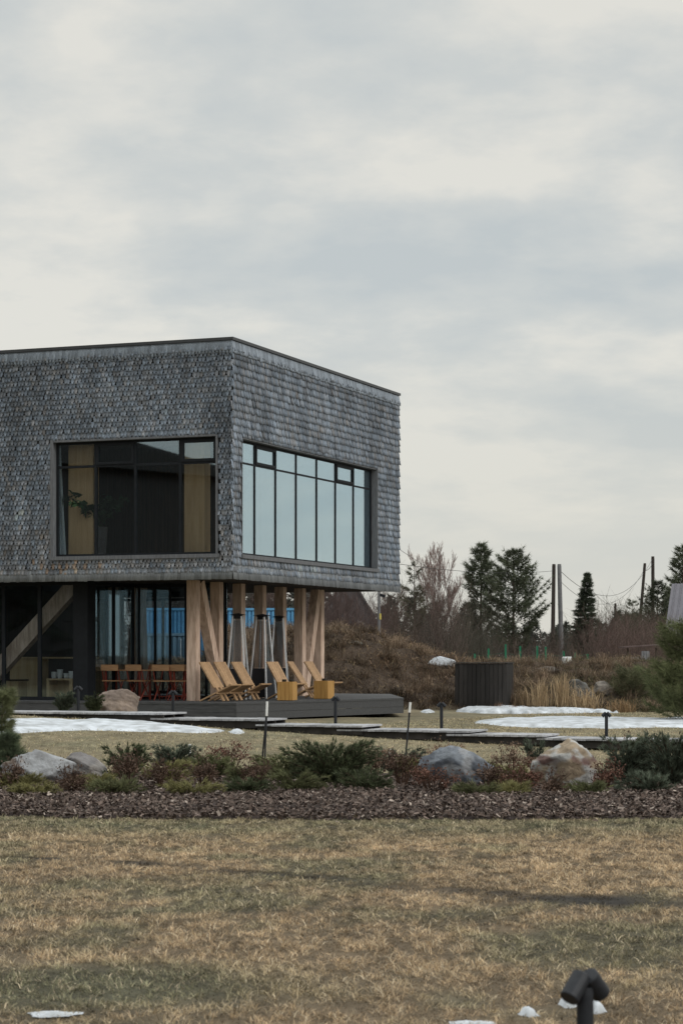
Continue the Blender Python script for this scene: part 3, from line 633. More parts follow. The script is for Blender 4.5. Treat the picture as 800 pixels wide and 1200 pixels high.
def make_heater():
    o = empty('patio_heater'); b = MB()
    hw, tw, h = 0.25, 0.105, 2.0
    f = MB()
    for sx_, sy_ in ((-1, -1), (1, -1), (1, 1), (-1, 1)):
        l = MB(); l.bar((sx_ * hw, sy_ * hw, 0), (sx_ * tw, sy_ * tw, h), 0.034, 0.034); l.build('leg', M['steel'], o)
    bs = MB(); z1 = 0.74
    def side(z): return hw - (hw - tw) * z / h - 0.014
    a, c = side(0.03), side(z1); v = [(-a, -a, 0.03), (a, -a, 0.03), (a, a, 0.03), (-a, a, 0.03), (-c, -c, z1), (c, -c, z1), (c, c, z1), (-c, c, z1)]
    bs.add(v, [(0, 3, 2, 1), (4, 5, 6, 7), (0, 1, 5, 4), (1, 2, 6, 5), (2, 3, 7, 6), (3, 0, 4, 7)]); bs.build('gas_box', M['black'], o)
    tb = MB(); tb.tube([(0, 0, z1 + 0.002), (0, 0, h - 0.05)], 0.07, 14, cap=False); tb.build('flame_tube', M['mesh'], o)
    gd = MB()
    a, c = side(z1 + 0.02) - 0.004, side(h - 0.1) - 0.004
    gd.add([(-a, -a, z1 + 0.02), (a, -a, z1 + 0.02), (a, a, z1 + 0.02), (-a, a, z1 + 0.02), (-c, -c, h - 0.1), (c, -c, h - 0.1), (c, c, h - 0.1), (-c, c, h - 0.1)], [(0, 1, 5, 4), (1, 2, 6, 5), (2, 3, 7, 6), (3, 0, 4, 7)])
    gd.build('guard', M['mesh'], o)
    cp = MB(); cp.box(-0.095, 0.095, -0.095, 0.095, h - 0.06, h + 0.03); cp.add([(-0.19, -0.19, h + 0.03), (0.19, -0.19, h + 0.03), (0.19, 0.19, h + 0.03), (-0.19, 0.19, h + 0.03), (0, 0, h + 0.08)], [(3, 2, 1, 0), (0, 1, 4), (1, 2, 4), (2, 3, 4), (3, 0, 4)]); cp.build('reflector_cap', M['black'], o)
    return o
ph = make_heater()
for i, (px, Y, a, lab) in enumerate(((279, 51.3, 12, 'steel pyramid patio heater behind the left trio of loungers'), (307.5, 52.4, -6, 'steel pyramid patio heater in the middle of the three'), (327, 54.2, 20, 'steel pyramid patio heater farthest back, behind the nearer pine block'))):
    o = ph if i == 0 else copy_tree(ph); o.location = (PX(px, Y), Y, DZ); o.rotation_euler.z = RZ + R(a); tag(o, lab, 'patio heater', 'steel pyramid patio heaters on the deck')
def make_folding_chair():
    o = empty('folding_chair')
    for s in (-1, 1):
        b = MB(); b.tube([(s * 0.20, -0.24, 0.82), (s * 0.20, -0.10, 0.45), (s * 0.20, 0.20, 0.0)], 0.013, 8); b.build('leg', M['red'], o)
        b = MB(); b.tube([(s * 0.175, 0.17, 0.44), (s * 0.175, -0.22, 0.0)], 0.013, 8); b.build('leg', M['red'], o)
    b = MB()
    for k in range(5): b.box(-0.215, 0.215, -0.19 + k * 0.08, -0.125 + k * 0.08, 0.447, 0.469)
    b.build('seat', M['slat'], o)
    b = MB(); b.box(-0.215, 0.215, -0.252, -0.232, 0.70, 0.84); b.build('backrest', M['slat'], o)
    b = MB(); b.tube([(-0.2, 0.14, 0.09), (0.2, 0.14, 0.09)], 0.01, 6); b.build('stretcher', M['red'], o)
    return o
pc = make_folding_chair()
TBY = 1.95
chairs = [(133, 1.30, 6, 'red folding chair with ochre slats behind the rounded boulder, leftmost'), (162.5, 1.32, -4, 'red folding chair second from left, backrest towards the lawn'), (193, 1.34, 3, 'red folding chair third from left, drawn up to the near side of the table'),
          (213, 1.40, -3, 'red folding chair partly hidden by the bollard and thick front column'), (150, 2.62, 182, 'red folding chair on the far side of the table, its left end'), (178, 2.64, 176, 'red folding chair on the far side of the table, middle'), (207, 2.62, 184, 'red folding chair on the far side of the table, right end')]
for i, (px, u, a, lab) in enumerate(chairs):
    o = pc if i == 0 else copy_tree(pc); x = fx(px, u); X, Y = LW(x, u); o.location = (X, Y, DZ); o.rotation_euler.z = RZ + R(a); tag(o, lab, 'chair', 'red folding chairs under the house')
tx0, tx1 = fx(124, TBY), fx(221, TBY)
X, Y = LW((tx0 + tx1) / 2, TBY); hl = (tx1 - tx0) / 2
tb = empty('dining_table', (X, Y, DZ), RZ, 'long wooden table with red legs among the red folding chairs', 'table')
b = MB()
for k in range(5): b.box(-hl, hl, -0.33 + k * 0.134, -0.33 + k * 0.134 + 0.126, 0.69, 0.72)
b.build('tabletop', M['slat'], tb)
for sx_ in (-1, -0.05, 0.9):
    for sy_ in (-1, 1): b = MB(); b.bar((sx_ * (hl - 0.15), sy_ * 0.27, 0), (sx_ * (hl - 0.15), sy_ * 0.27, 0.689), 0.04, 0.04); b.build('leg', M['red'], tb)
# behind the left glazing
X, Y = LW(fx(46, 3.0), 3.0)
o = empty('bar_counter', (X, Y, DZ), RZ, 'wooden bar counter with a pale edge inside the left glazing', 'counter')
b = MB(); b.box(-0.75, 1.5, -0.3, 0.35, 0.98, 1.02); b.build('worktop', M['timber_in'], o)
b = MB(); b.box(-0.7, 0.1, -0.22, 0.3, 0.0, 0.978); b.build('front_panel', M['timber_in'], o)
b = MB(); b.box(1.25, 1.42, -0.25, 0.3, 0.0, 0.978); b.build('end_panel', M['timber_in'], o)
X, Y = LW(fx(68, 1.9), 1.9)
o = empty('cabinet', (X, Y, DZ), RZ, 'low wooden cabinet with stacked white crockery inside the left glazing', 'cabinet')
b = MB(); b.box(-0.2, 0.5, -0.2, 0.25, 0.46, 0.5).box(-0.2, -0.12, -0.2, 0.25, 0, 0.459).box(0.42, 0.5, -0.2, 0.25, 0, 0.459).box(-0.119, 0.419, 0.2, 0.249, 0, 0.459); b.build('carcass', M['timber_in'], o)
for k, (dx, h) in enumerate(((-0.1, 0.16), (0.06, 0.22), (0.24, 0.13), (0.38, 0.18))):
    X2, Y2 = LW(fx(68, 1.9) + dx, 1.9); s = MB(); s.tube([(0, 0, 0), (0, 0, h * 0.2), (0, 0, h), (0, 0, h)], [0.05, 0.065, 0.075, 0.06], 12); q = s.build('crockery', M['white'], None, (X2, Y2, DZ + 0.501))
    tag(q, ('short white pot, leftmost on the cabinet inside the left glazing', 'tallest white pot on the cabinet inside the left glazing', 'lowest white bowl on the cabinet inside the left glazing', 'white pot at the right end of the cabinet inside')[k], 'crockery')
X, Y = LW(fx(17, 1.9), 1.9)
o = empty('cabinet', (X, Y, DZ), RZ, 'low plain wooden chest inside the leftmost glazing', 'cabinet'); b = MB(); b.box(-0.2, 0.22, -0.2, 0.25, 0, 0.44); b.build('carcass', M['timber_in'], o); b = MB(); b.box(-0.23, 0.25, -0.23, 0.28, 0.441, 0.47); b.build('lid', M['darkwood_in'], o)
X, Y = LW(fx(113, 3.9), 3.9)
o = empty('sideboard', (X, Y, DZ), RZ, 'brown wooden sideboard behind the recessed glazing, beside the corner pier', 'sideboard'); b = MB(); b.box(-0.35, 0.35, 0, 0.4, 0, 0.74); b.build('carcass', M['timber_in'], o); b = MB(); b.box(-0.38, 0.38, -0.03, 0.43, 0.741, 0.77); b.build('worktop', M['timber_in'], o)

# upstairs: curtain and potted plant
X, Y = LW(fx(68.5, 0.27), 0.27); zf = ZB + 0.405
V = []; nn, mm = 40, 14
for j in range(mm + 1):
    t_ = j / mm
    for i in range(nn + 1):
        s = i / nn; wdt = 0.10 + 0.17 * (1 - t_) ** 1.2; V.append((s * wdt - 0.05, 0.03 * math.sin(s * 34) + 0.02 * math.sin(s * 11 + t_), t_ * (6.83 - zf)))
V = np.array(V); ii = np.arange((nn + 1) * (mm + 1)).reshape(mm + 1, nn + 1); FA = np.stack([ii[:-1, :-1], ii[:-1, 1:], ii[1:, 1:], ii[1:, :-1]], -1).reshape(-1, 4)
cu = npmesh('curtain', V, FA, M['curtain'], None, None, (X, Y, zf), True); cu.rotation_euler.z = RZ; sdm = cu.modifiers.new('thickness', 'SOLIDIFY'); sdm.thickness = 0.006; tag(cu, 'pale blue curtain gathered at the left end of the front upper window', 'curtain')
X, Y = LW(fx(117, 0.7), 0.7)
pl = empty('potted_plant', (X, Y, zf), 0, 'leafy houseplant in a tall grey planter behind the front upper window', 'houseplant')
b = MB(); b.tube([(0, 0, 0), (0, 0, 0.02), (0, 0, 0.85), (0, 0, 0.85), (0, 0, 0.80)], [0.13, 0.135, 0.19, 0.165, 0.16], 20); b.build('planter', M['pot'], pl)
r_ = np.random.default_rng(2); cen = []; sg = []
for k in range(16):
    az = r_.random() * 6.28; L = 0.35 + 0.5 * r_.random(); up = 0.9 + 0.75 * r_.random()
    for s in np.linspace(0.4, 1, 6): cen.append((math.cos(az) * L * s ** 1.4 * 1.0, math.sin(az) * L * s ** 1.4 * 0.7, 0.82 + up * 0.62 * s - 0.35 * s ** 3 * L))
    sg.append((0, 0, 0.8, *cen[-3], 0.008, 0.004))
v, f, c = leaves(r_, np.array(cen), 6, 0.10, 0.10, (0.045, 0.08, 0.04)); v2 = segs(sg, (0.06, 0.06, 0.03)); V, FA, CC = join([(v, f, c), v2]); npmesh('foliage', V, FA, M['leaf'], CC, pl)

# ------------------------------------------------------------------ snow
def snow(px_poly, h, label, edge=0.25, seed=0, step=None, wob=0.2):
    P = [at(*p) for p in px_poly]; xy = np.array([(p[0], p[1]) for p in P]); lo = xy.min(0) - 0.4; hi = xy.max(0) + 0.4
    sp_ = step or max(0.012, (hi - lo).max() / 130); xs = np.arange(lo[0], hi[0], sp_); ys = np.arange(lo[1], hi[1], sp_); X, Y = np.meshgrid(xs, ys)
    d = np.full(X.shape, 9e9); ins = np.zeros(X.shape, bool); n = len(xy)
    for i in range(n):
        (ax, ay), (bx_, by) = xy[i], xy[(i + 1) % n]; L2 = (bx_ - ax) ** 2 + (by - ay) ** 2 + 1e-9
        t_ = np.clip(((X - ax) * (bx_ - ax) + (Y - ay) * (by - ay)) / L2, 0, 1); d = np.minimum(d, np.hypot(X - ax - t_ * (bx_ - ax), Y - ay - t_ * (by - ay)))
        cr = ((ay > Y) != (by > Y)) & (X < (bx_ - ax) * (Y - ay) / (by - ay + 1e-12) + ax); ins ^= cr
    s = np.where(ins, d, -d) + wob * (fbm(X * 2.2 + seed, Y * 2.2, seed, 5) - 0.5) * 2 + wob * 0.5 * (fbm(X * 9 + seed, Y * 9, seed + 2, 2) - 0.5)
    k = np.clip(s / edge, -0.4, 1); zz = g(X, Y) + np.where(k > 0, h * np.sqrt(np.clip(k, 0, 1)), h * 1.2 * k) * (0.7 + 0.6 * fbm(X * 1.5, Y * 1.5, 4)) + 0.012
    ok = s > -0.06; idx = -np.ones(X.shape, int); cell = ok[:-1, :-1] | ok[1:, :-1] | ok[:-1, 1:] | ok[1:, 1:]
    use = np.zeros(X.shape, bool); use[:-1, :-1] |= cell; use[1:, :-1] |= cell; use[:-1, 1:] |= cell; use[1:, 1:] |= cell
    idx[use] = np.arange(use.sum()); V = np.stack([X[use], Y[use], zz[use]], -1)
    FA = np.stack([idx[:-1, :-1][cell], idx[:-1, 1:][cell], idx[1:, 1:][cell], idx[1:, :-1][cell]], -1)
    cx_, cy_ = V[:, 0].mean(), V[:, 1].mean(); V[:, 0] -= cx_; V[:, 1] -= cy_
    o = npmesh('snow_patch', V, FA, M['snow'], None, None, (cx_, cy_, 0), True); tag(o, label, 'snow patch', 'patches of melting snow'); return o
snow([(-30, 845), (60, 844), (120, 845), (165, 847), (200, 851), (235, 853), (258, 857), (230, 859), (180, 857), (120, 856), (60, 857), (20, 860), (-30, 863)], 0.05, 'broad snow bank along the boardwalk at the left edge', 0.35, 1)
snow([(24, 830), (45, 828), (62, 831), (68, 834), (34, 834.5)], 0.10, 'small snow heap in front of the left glazing, behind the boardwalk', 0.4, 2)
snow([(268, 857.5), (277, 856), (287, 858), (278, 860)], 0.04, 'small snow scrap just right of the broad snow bank', 0.1, 3, wob=.08)
snow([(556, 847), (585, 844), (640, 843), (720, 843.5), (840, 844), (840, 852), (770, 852.5), (700, 853.5), (630, 853), (590, 851)], 0.07, 'long snow strip behind the right end of the boardwalk', 0.4, 4)
snow([(534, 834), (560, 832.5), (600, 830.5), (640, 832), (690, 834), (715, 835.5), (660, 836), (600, 836.5), (560, 835.8)], 0.13, 'narrow broken snow strip at the foot of the dry grass bank', 0.4, 5, wob=0.55)
snow([(494, 834), (503, 832.8), (508, 834.5), (499, 836)], 0.05, 'tiny snow scrap beside the end of the deck', 0.15, 6, wob=.1)
snow([(46, 1190), (58, 1189.6), (76, 1190.8), (70, 1192.2), (54, 1192)], 0.012, 'thin icy snow remnant in the bottom left corner of the lawn', 0.05, 7, wob=.10)
snow([(603, 1189), (612, 1187), (626, 1190), (634, 1192), (620, 1193.5), (608, 1192.5)], 0.05, 'snow lump on the lawn left of the near bollard light', 0.05, 8, wob=.09)
snow([(530, 1199.5), (545, 1198.8), (565, 1199.8), (560, 1202), (538, 1202)], 0.02, 'flat snow remnant at the bottom edge of the lawn', 0.06, 9, wob=.10)
snow([(658, 1178.5), (666, 1177), (673, 1179), (665, 1180.5)], 0.045, 'snow crumb directly behind the near bollard light', 0.04, 10, wob=.04)
snow([(693, 1185), (699, 1183.5), (704, 1187), (698, 1189)], 0.045, 'snow crumb right of the near bollard light', 0.04, 11, wob=.04)

# ------------------------------------------------------------------ mulch bed
def front_edge(x): return 20.85 + 0.75 * (fbm(np.asarray(x) * 0.5, np.asarray(x) * 0 + 3.3, 2) - 0.5) + 0.5 * (fbm(np.asarray(x) * 3, np.asarray(x) * 0 + 8.3, 3) - 0.5)
def back_edge(x): return 28.6 + 1.2 * (fbm(np.asarray(x) * 0.4, np.asarray(x) * 0 + 1.3, 5) - 0.5)
xs = np.arange(-9, 9.01, 0.12); V = []; rows_ = 40
for j in range(rows_ + 1):
    y = front_edge(xs) + (back_edge(xs) - front_edge(xs)) * j / rows_; e1 = np.minimum(j, rows_ - j) / 5.0
    V.append(np.stack([xs, y, g(xs, y) + np.where(e1 == 0, -0.03, 0.02 + 0.05 * np.clip(e1, 0, 1)) + 0.05 * (fbm(xs * 2, y * 2, 1) - 0.5)], -1))
V = np.concatenate(V); n_ = len(xs); ii = np.arange(n_ * (rows_ + 1)).reshape(rows_ + 1, n_); FA = np.stack([ii[:-1, :-1], ii[:-1, 1:], ii[1:, 1:], ii[1:, :-1]], -1).reshape(-1, 4)
M['mulch'] = mat('bark_mulch', (0.06, 0.042, 0.038), (0.03, 0.022, 0.02), 26, 0.95, 0.8)
mb_ = npmesh('mulch_bed', V, FA, M['mulch'], None, None, smooth=True); tag(mb_, kind='structure')
r_ = np.random.default_rng(8); n = 130000
x = r_.uniform(-7.5, 7.5, n); y = front_edge(x) + r_.normal(0, 0.22, n).clip(-0.6, 0.1) * (r_.random(n) < 0.16) + (r_.random(n) ** 1.5) * 6.3
z = g(x, y) + 0.03 + 0.05 * np.clip((y - front_edge(x)) / 0.8, 0, 1) + r_.uniform(0, 0.035, n)
a = r_.standard_normal((n, 3)); a[:, 2] *= 0.55; a /= np.linalg.norm(a, axis=1)[:, None]; b_ = np.cross(a, np.stack([r_.normal(0, .6, n), r_.normal(0, .6, n), np.ones(n)], -1)); b_ /= np.linalg.norm(b_, axis=1)[:, None]
p = np.stack([x, y, z], -1); s1 = 0.005 + 0.024 * r_.random((n, 1)) ** 2.2; s2 = s1 * r_.uniform(0.25, 0.6, (n, 1))
V = np.stack([p - a * s1 - b_ * s2, p + a * s1 - b_ * s2, p + a * s1 + b_ * s2, p - a * s1 + b_ * s2], 1).reshape(-1, 3)
pal = np.array([(0.105, 0.077, 0.064), (0.072, 0.055, 0.047), (0.17, 0.13, 0.11), (0.30, 0.25, 0.215), (0.045, 0.034, 0.03)]); cc = pal[r_.choice(5, n, p=[.34, .27, .2, .07, .12])] * r_.uniform(0.8, 1.25, (n, 1))
o = npmesh('mulch_chips', V, np.arange(n * 4).reshape(-1, 4), M['twig'], np.repeat(cc, 4, 0)); tag(o, 'reddish brown bark chips covering the planting bed', 'mulch', kind='stuff')

# ------------------------------------------------------------------ lawn grass
def deck_mask(x, y):
    lx, ly = AX.x * (x - C0.x) + AX.y * (y - C0.y), AY.x * (x - C0.x) + AY.y * (y - C0.y); return (ly > -0.3) & (lx < 3.2)
r_ = np.random.default_rng(21); parts = []
def lawn(n, y0, y1, Lr, wr, dens_pow, margin):
    u = r_.random(n); y = np.sqrt(y0 ** 2 + u * (y1 ** 2 - y0 ** 2)); x = (r_.random(n) * 2 - 1) * (0.165 * y + margin)
    cl = fbm(x * 6.5, y * 4.0, 3, 3); fine = fbm(x * 19, y * 9, 1, 3)
    keep = (r_.random(n) < 0.62 + 0.6 * sm(0.36, 0.60, cl)) & (r_.random(n) > 0.3 * bare(x, y)) & ~deck_mask(x, y)
    keep &= ~((y > front_edge(x) + 0.03) & (y < back_edge(x) - 0.03)); keep &= bank_mask(x, y) < 0.6
    x, y, cl, fine = x[keep], y[keep], cl[keep], fine[keep]; n = len(x); sc = y / y0
    L = r_.uniform(*Lr, n) * (0.6 + 0.85 * sm(0.38, 0.68, fine)); lean = np.abs(r_.normal(1.16, 0.33, n)).clip(0.1, 1.54)
    c = lawn_col(x, y); q = r_.random((n, 1)); c = np.where(q < 0.16, STRAW * r_.uniform(.65, 1.15, (n, 1)), c); c = np.where(q > 0.80, c * 0.34, c)
    c = c * r_.uniform(0.7, 1.35, (n, 1)) * (0.5 + 0.95 * sm(0.34, 0.64, fine))[:, None]
    bb = np.clip(bare(x, y) * 1.1 * (0.45 + 0.9 * vnoise(x * 7, y * 5, 3)), 0, 0.92)[:, None]; c = c * (1 - bb) + SOIL * bb; L = L * (1 - 0.5 * bb[:, 0])
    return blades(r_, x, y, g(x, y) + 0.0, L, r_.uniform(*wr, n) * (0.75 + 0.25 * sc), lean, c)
parts.append(lawn(760000, 8.4, 21.3, (0.016, 0.052), (0.0022, 0.0048), 1, 0.6))
parts.append(lawn(520000, 7.0, 21.3, (0.02, 0.055), (0.003, 0.0065), 1, 5.5))
parts.append(lawn(330000, 27.5, 61, (0.025, 0.06), (0.005, 0.010), 1, 2.0))
V, FA, CC = join(parts); o = npmesh('lawn_grass', V, FA, M['grass'], CC); tag(o, 'short matted lawn grass, straw brown with green patches', 'grass', kind='stuff')

# rough dry grass on the bank
n = 210000
y = r_.uniform(59.6, 78, n); x = r_.uniform(-8, 16, n); cl = fbm(x * 0.8, y * 0.8, 6, 3); keep = (bank_mask(x, y) > 0.35) & (r_.random(n) < 0.4 + 1.0 * sm(0.38, 0.62, cl)) & ~(deck_mask(x, y) & (WL(x, y)[1] < 12))
x, y, cl = x[keep], y[keep], cl[keep]; n = len(x); green = sm(3.0, 8.0, x)[:, None] * (0.3 + 0.5 * r_.random((n, 1)))
c = np.array((0.22, 0.15, 0.098)) * r_.uniform(0.35, 1.35, (n, 1)) * (0.35 + 1.1 * sm(0.34, 0.66, fbm(x * 1.1, y * 1.1, 2, 4))[:, None]) * (0.62 + 0.55 * sm(61, 68, y))[:, None]; q = r_.random((n, 1)); c = np.where(q < 0.14, np.array((0.33, 0.245, 0.145)) * r_.uniform(.8, 1.15, (n, 1)), c); c = np.where(q > 0.62, np.array((0.085, 0.064, 0.05)), c)
c = c * (1 - green) + np.array((0.085, 0.088, 0.045)) * green
parts = [blades(r_, x, y, g(x, y), r_.uniform(0.15, 0.6, n) * (0.5 + 0.8 * cl), r_.uniform(0.01, 0.022, n), np.abs(r_.normal(1.28, 0.32, n)).clip(0.25, 1.57), c, 1.8)]
nt_ = 420; ty = r_.uniform(60.2, 74, nt_); tx = r_.uniform(-6, 13, nt_); ok = (bank_mask(tx, ty) > 0.5) & ~(deck_mask(tx, ty) & (WL(tx, ty)[1] < 12)); tx, ty = tx[ok], ty[ok]; k_ = 90
bx_ = np.repeat(tx, k_) + r_.normal(0, 0.09, len(tx) * k_); by_ = np.repeat(ty, k_) + r_.normal(0, 0.09, len(tx) * k_); tc_ = np.repeat(np.array((0.24, 0.175, 0.12)) * r_.uniform(0.2, 1.35, (len(tx), 1)), k_, 0) * r_.uniform(0.6, 1.3, (len(bx_), 1))
parts.append(blades(r_, bx_, by_, g(bx_, by_), r_.uniform(0.3, 0.75, len(bx_)) * np.repeat(r_.uniform(0.6, 1.1, len(tx)), k_), np.full(len(bx_), 0.012), np.abs(r_.normal(0.8, 0.4, len(bx_))).clip(0.1, 1.5), tc_, 2.2))
V, FA, CC = join(parts); o = npmesh('dry_bank_grass', V, FA, M['grass'], CC); tag(o, 'rough brown dead grass covering the earth bank behind the deck', 'dry grass', kind='stuff')

# ------------------------------------------------------------------ boulders
def boulder(px, py_base, w_px, h_px, Y, label, c1, c2, seed, depth=0.8, name='boulder', flat=0.0, yaw=0.0, veins=None, sink=0.1, z=None):
    import bmesh
    s = Y / F; w_ = w_px * s; h = h_px * s; bm = bmesh.new(); bmesh.ops.create_icosphere(bm, subdivisions=5, radius=1)
    rr = np.random.default_rng(seed); P = np.array([v.co[:] for v in bm.verts]); FAx = np.array([[v.index for v in f.verts] for f in bm.faces]); bm.free()
    nrm = rr.standard_normal((26, 3)) * np.array((1, 1, 1.2)); nrm /= np.linalg.norm(nrm, axis=1)[:, None]; dd = rr.uniform(0.55, 0.88, 26)
    rad = np.ones(len(P))
    for k in range(26):
        c = P @ nrm[k]; cut = np.where(c > 0.05, dd[k] / np.maximum(c, 0.05), 9); rad = np.minimum(rad, cut)
    nz = fbm(P[:, 0] * 2.3 + seed, P[:, 1] * 2.3 + P[:, 2] * 1.7, seed, 4) - 0.5; nf = fbm(P[:, 0] * 9 + P[:, 2] * 6, P[:, 1] * 9 + seed, seed + 1, 3) - 0.5
    P = P * (rad * (1 + 0.05 * nz + 0.022 * nf))[:, None]
    st_ = (P[:, 2] * 4.3 + P[:, 0] * 1.5 + nz * 2.5) % 1.0; P = P * (1 + 0.03 * (st_ - 0.5) - 0.05 * np.clip(0.12 - np.abs(fbm(P[:, 0] * 2.2 + 5 + seed, P[:, 2] * 2.2 + P[:, 1], seed + 3, 3) - 0.5), 0, 1) / 0.12)[:, None]
    P[:, 0] *= w_ / (P[:, 0].max() - P[:, 0].min()); P[:, 1] *= w_ * depth / (P[:, 1].max() - P[:, 1].min()); P[:, 2] -= P[:, 2].min()
    P[:, 2] *= h * (1 + sink) / P[:, 2].max(); P[:, 2] -= h * sink
    if flat: P[:, 2] = np.where(P[:, 2] > 0, P[:, 2] * (1 - flat * sm(-0.3, 0.5, P[:, 0] / w_)), P[:, 2])
    t_ = sm(0.44, 0.54, fbm(P[:, 0] / w_ * 4 + seed, P[:, 2] / w_ * 5 + P[:, 1] / w_ * 2, seed + 2, 4))[:, None]; col = np.array(c1) * (1 - t_) + np.array(c2) * t_
    if veins is not None:
        q = sm(0.60, 0.68, fbm(P[:, 0] / w_ * 3 + 2 + seed, P[:, 2] / w_ * 4, seed + 4, 3))[:, None]; col = col * (1 - q) + np.array(veins) * q
    st = 0.85 + 0.3 * vnoise(P[:, 0] / w_ * 3, P[:, 2] / w_ * 26 + P[:, 0] / w_ * 9, 3)[:, None]; col = col * st
    x = PX(px, Y); zz = gz(x, Y) if z is None else z
    o = npmesh(name, P, FAx, M['rock'], col, None, (x, Y, zz), False); o.rotation_euler.z = yaw; tag(o, label, 'boulder' if name == 'boulder' else 'rock'); return o
GR = (0.30, 0.30, 0.31); BR = (0.24, 0.19, 0.15)
boulder(137, 836, 53, 33, 42.2, 'rounded pinkish grey boulder in front of the red folding chairs', (0.29, 0.23, 0.19), (0.22, 0.175, 0.15), 3, 0.8)
boulder(50, 921, 90, 46, 25.6, 'pale grey boulder with a brown corner, leftmost in the planting bed', (0.33, 0.34, 0.355), (0.25, 0.255, 0.265), 17, 0.8, veins=(0.25, 0.20, 0.17))
boulder(104, 912, 60, 38, 26.8, 'grey-brown flat boulder just behind the leftmost pale one', (0.27, 0.25, 0.235), (0.19, 0.18, 0.18), 8, 0.9, flat=0.4)
boulder(541, 927, 92, 60, 25.4, 'dark blue-grey jagged boulder sloping right, in the middle of the bed', (0.20, 0.22, 0.25), (0.09, 0.10, 0.12), 21, 0.7, veins=(0.30, 0.31, 0.33), flat=0.45)
boulder(665, 936, 80, 64, 24.8, 'large pale boulder stained tan and rust at the right of the bed', (0.42, 0.42, 0.415), (0.31, 0.245, 0.175), 13, 0.8, veins=(0.14, 0.085, 0.075))
boulder(676, 822, 38, 24, 62.2, 'dark grey rock half buried in the bank behind the tall straw grass', (0.13, 0.13, 0.125), (0.08, 0.08, 0.078), 31, 0.7, 'bank_rock', sink=0.3)
boulder(706, 815, 26, 18, 62.6, 'pale slanting rock slab on the bank, right of the dark grey one', (0.24, 0.215, 0.19), (0.16, 0.145, 0.13), 34, 0.5, 'bank_rock', sink=0.2)
boulder(480, 770, 66, 13, 68.5, 'long flat grey rock slab near the top of the bank, beside the snow heap', (0.21, 0.195, 0.18), (0.13, 0.12, 0.115), 37, 0.4, 'bank_rock', flat=0.5, z=ZY(772, 68.5))
boulder(414, 758, 26, 9, 66.5, 'small grey-green rock at the top of the bank above the deck end', (0.19, 0.185, 0.16), (0.12, 0.115, 0.10), 39, 0.6, 'bank_rock', z=ZY(760, 66.5))
boulder(640, 788, 30, 9, 68, 'flat pale rock at the crest of the bank, near the grey pole', (0.22, 0.20, 0.18), (0.15, 0.135, 0.12), 41, 0.6, 'bank_rock')
sp_ = boulder(518, 784, 34, 15, 66.5, 'bluish white snow heap on the bank, left of the dark plank box', (0.75, 0.79, 0.85), (0.55, 0.58, 0.62), 44, 0.5, 'snow_patch', flat=0.3, z=ZY(783, 66.5)); sp_['category'] = 'snow patch'; sp_['group'] = 'patches of melting snow'; sp_.data.materials.clear(); sp_.data.materials.append(M['snow'])

# ------------------------------------------------------------------ bed plants
def juniper(px, Y, w_px, h_px, label, col, seed, n_br=70, upright=0.4, name='juniper', dens=9):
    s = Y / F; x = PX(px, Y); r_ = np.random.default_rng(seed); Rr = w_px * s / 2; H = h_px * s; cen = []; dr = []; sg = []
    for k in range(n_br):
        az = r_.random() * 6.283; L = Rr * (0.45 + 0.6 * r_.random()); up = H * (0.25 + 0.8 * r_.random()) * (1.15 - 0.5 * L / Rr * (1 - upright)); last = np.zeros(3)
        for t_ in np.linspace(0.12, 1, 11):
            p = np.array((math.cos(az) * L * t_, math.sin(az) * L * t_ * 0.8, up * (1 - (1 - t_) ** 1.8))); d = p - last; d = d / (np.linalg.norm(d) + 1e-6); cen.append(p + r_.normal(0, 0.02, 3)); dr.append(d + np.array((0, 0, 0.35)))
            sg.append((*last, *p, 0.006, 0.004)); last = p
    cen = np.array(cen); dr = np.array(dr); cc = np.array(col) * (0.5 + 0.75 * fbm(cen[:, 0] * 5 + seed, cen[:, 2] * 7 + cen[:, 1] * 4, 2, 2)[:, None]) ** 1.0
    nd = needles(r_, cen, dr, dens, 0.075 * max(0.8, H / 0.5) ** 0.4, 0.011 * s / 0.01, 0.42, cc, 0.3)
    root = empty(name, (x, Y, gz(x, Y) + 0.04), 0, label, 'shrub'); v, f, c = segs(sg, (0.06, 0.045, 0.03)); npmesh('branches', v, f, M['twig'], c, root); npmesh('foliage', *nd[:2], M['leaf'], nd[2], root); return root
DG = (0.088, 0.104, 0.056); YG = (0.23, 0.215, 0.095); BG = (0.105, 0.125, 0.09); OG = (0.135, 0.142, 0.07)
juniper(388, 25.2, 118, 52, 'large dark green spreading juniper in the middle of the bed', DG, 1, 150, 0.5, dens=12)
juniper(330, 26.6, 80, 30, 'low green juniper between the black two-legged stake and the large one', OG, 2, 70)
juniper(26, 24.6, 60, 17, 'low yellow-green juniper in front of the leftmost boulder', YG, 3, 50)
juniper(112, 24.4, 56, 18, 'low yellow-green juniper right of the pale left boulder', YG, 4, 50)
juniper(150, 26.5, 58, 34, 'dark bushy juniper behind the brown flower heads at the left', DG, 5, 60, 0.9)
juniper(196, 25.6, 64, 26, 'yellowish juniper in front of the short white-tipped stake', YG, 6, 60)
juniper(246, 26.6, 66, 27, 'yellow-green juniper left of the black two-legged stake', OG, 7, 60)
juniper(205, 28.2, 60, 26, 'grey-green feathery shrub behind the short white-tipped stake', BG, 8, 50, 1.0)
juniper(286, 25.3, 46, 20, 'small low green juniper in front of the black two-legged stake', OG, 9, 40)
juniper(486, 26.8, 46, 22, 'small yellow-green shrub beside the left side of the dark boulder', YG, 10, 40)
juniper(600, 25.0, 46, 24, 'yellow-green tuft in the gap between the dark and pale boulders', YG, 11, 40)
juniper(628, 27.2, 30, 34, 'small blue-green pine seedling behind the pale boulder', BG, 12, 30, 1.2)
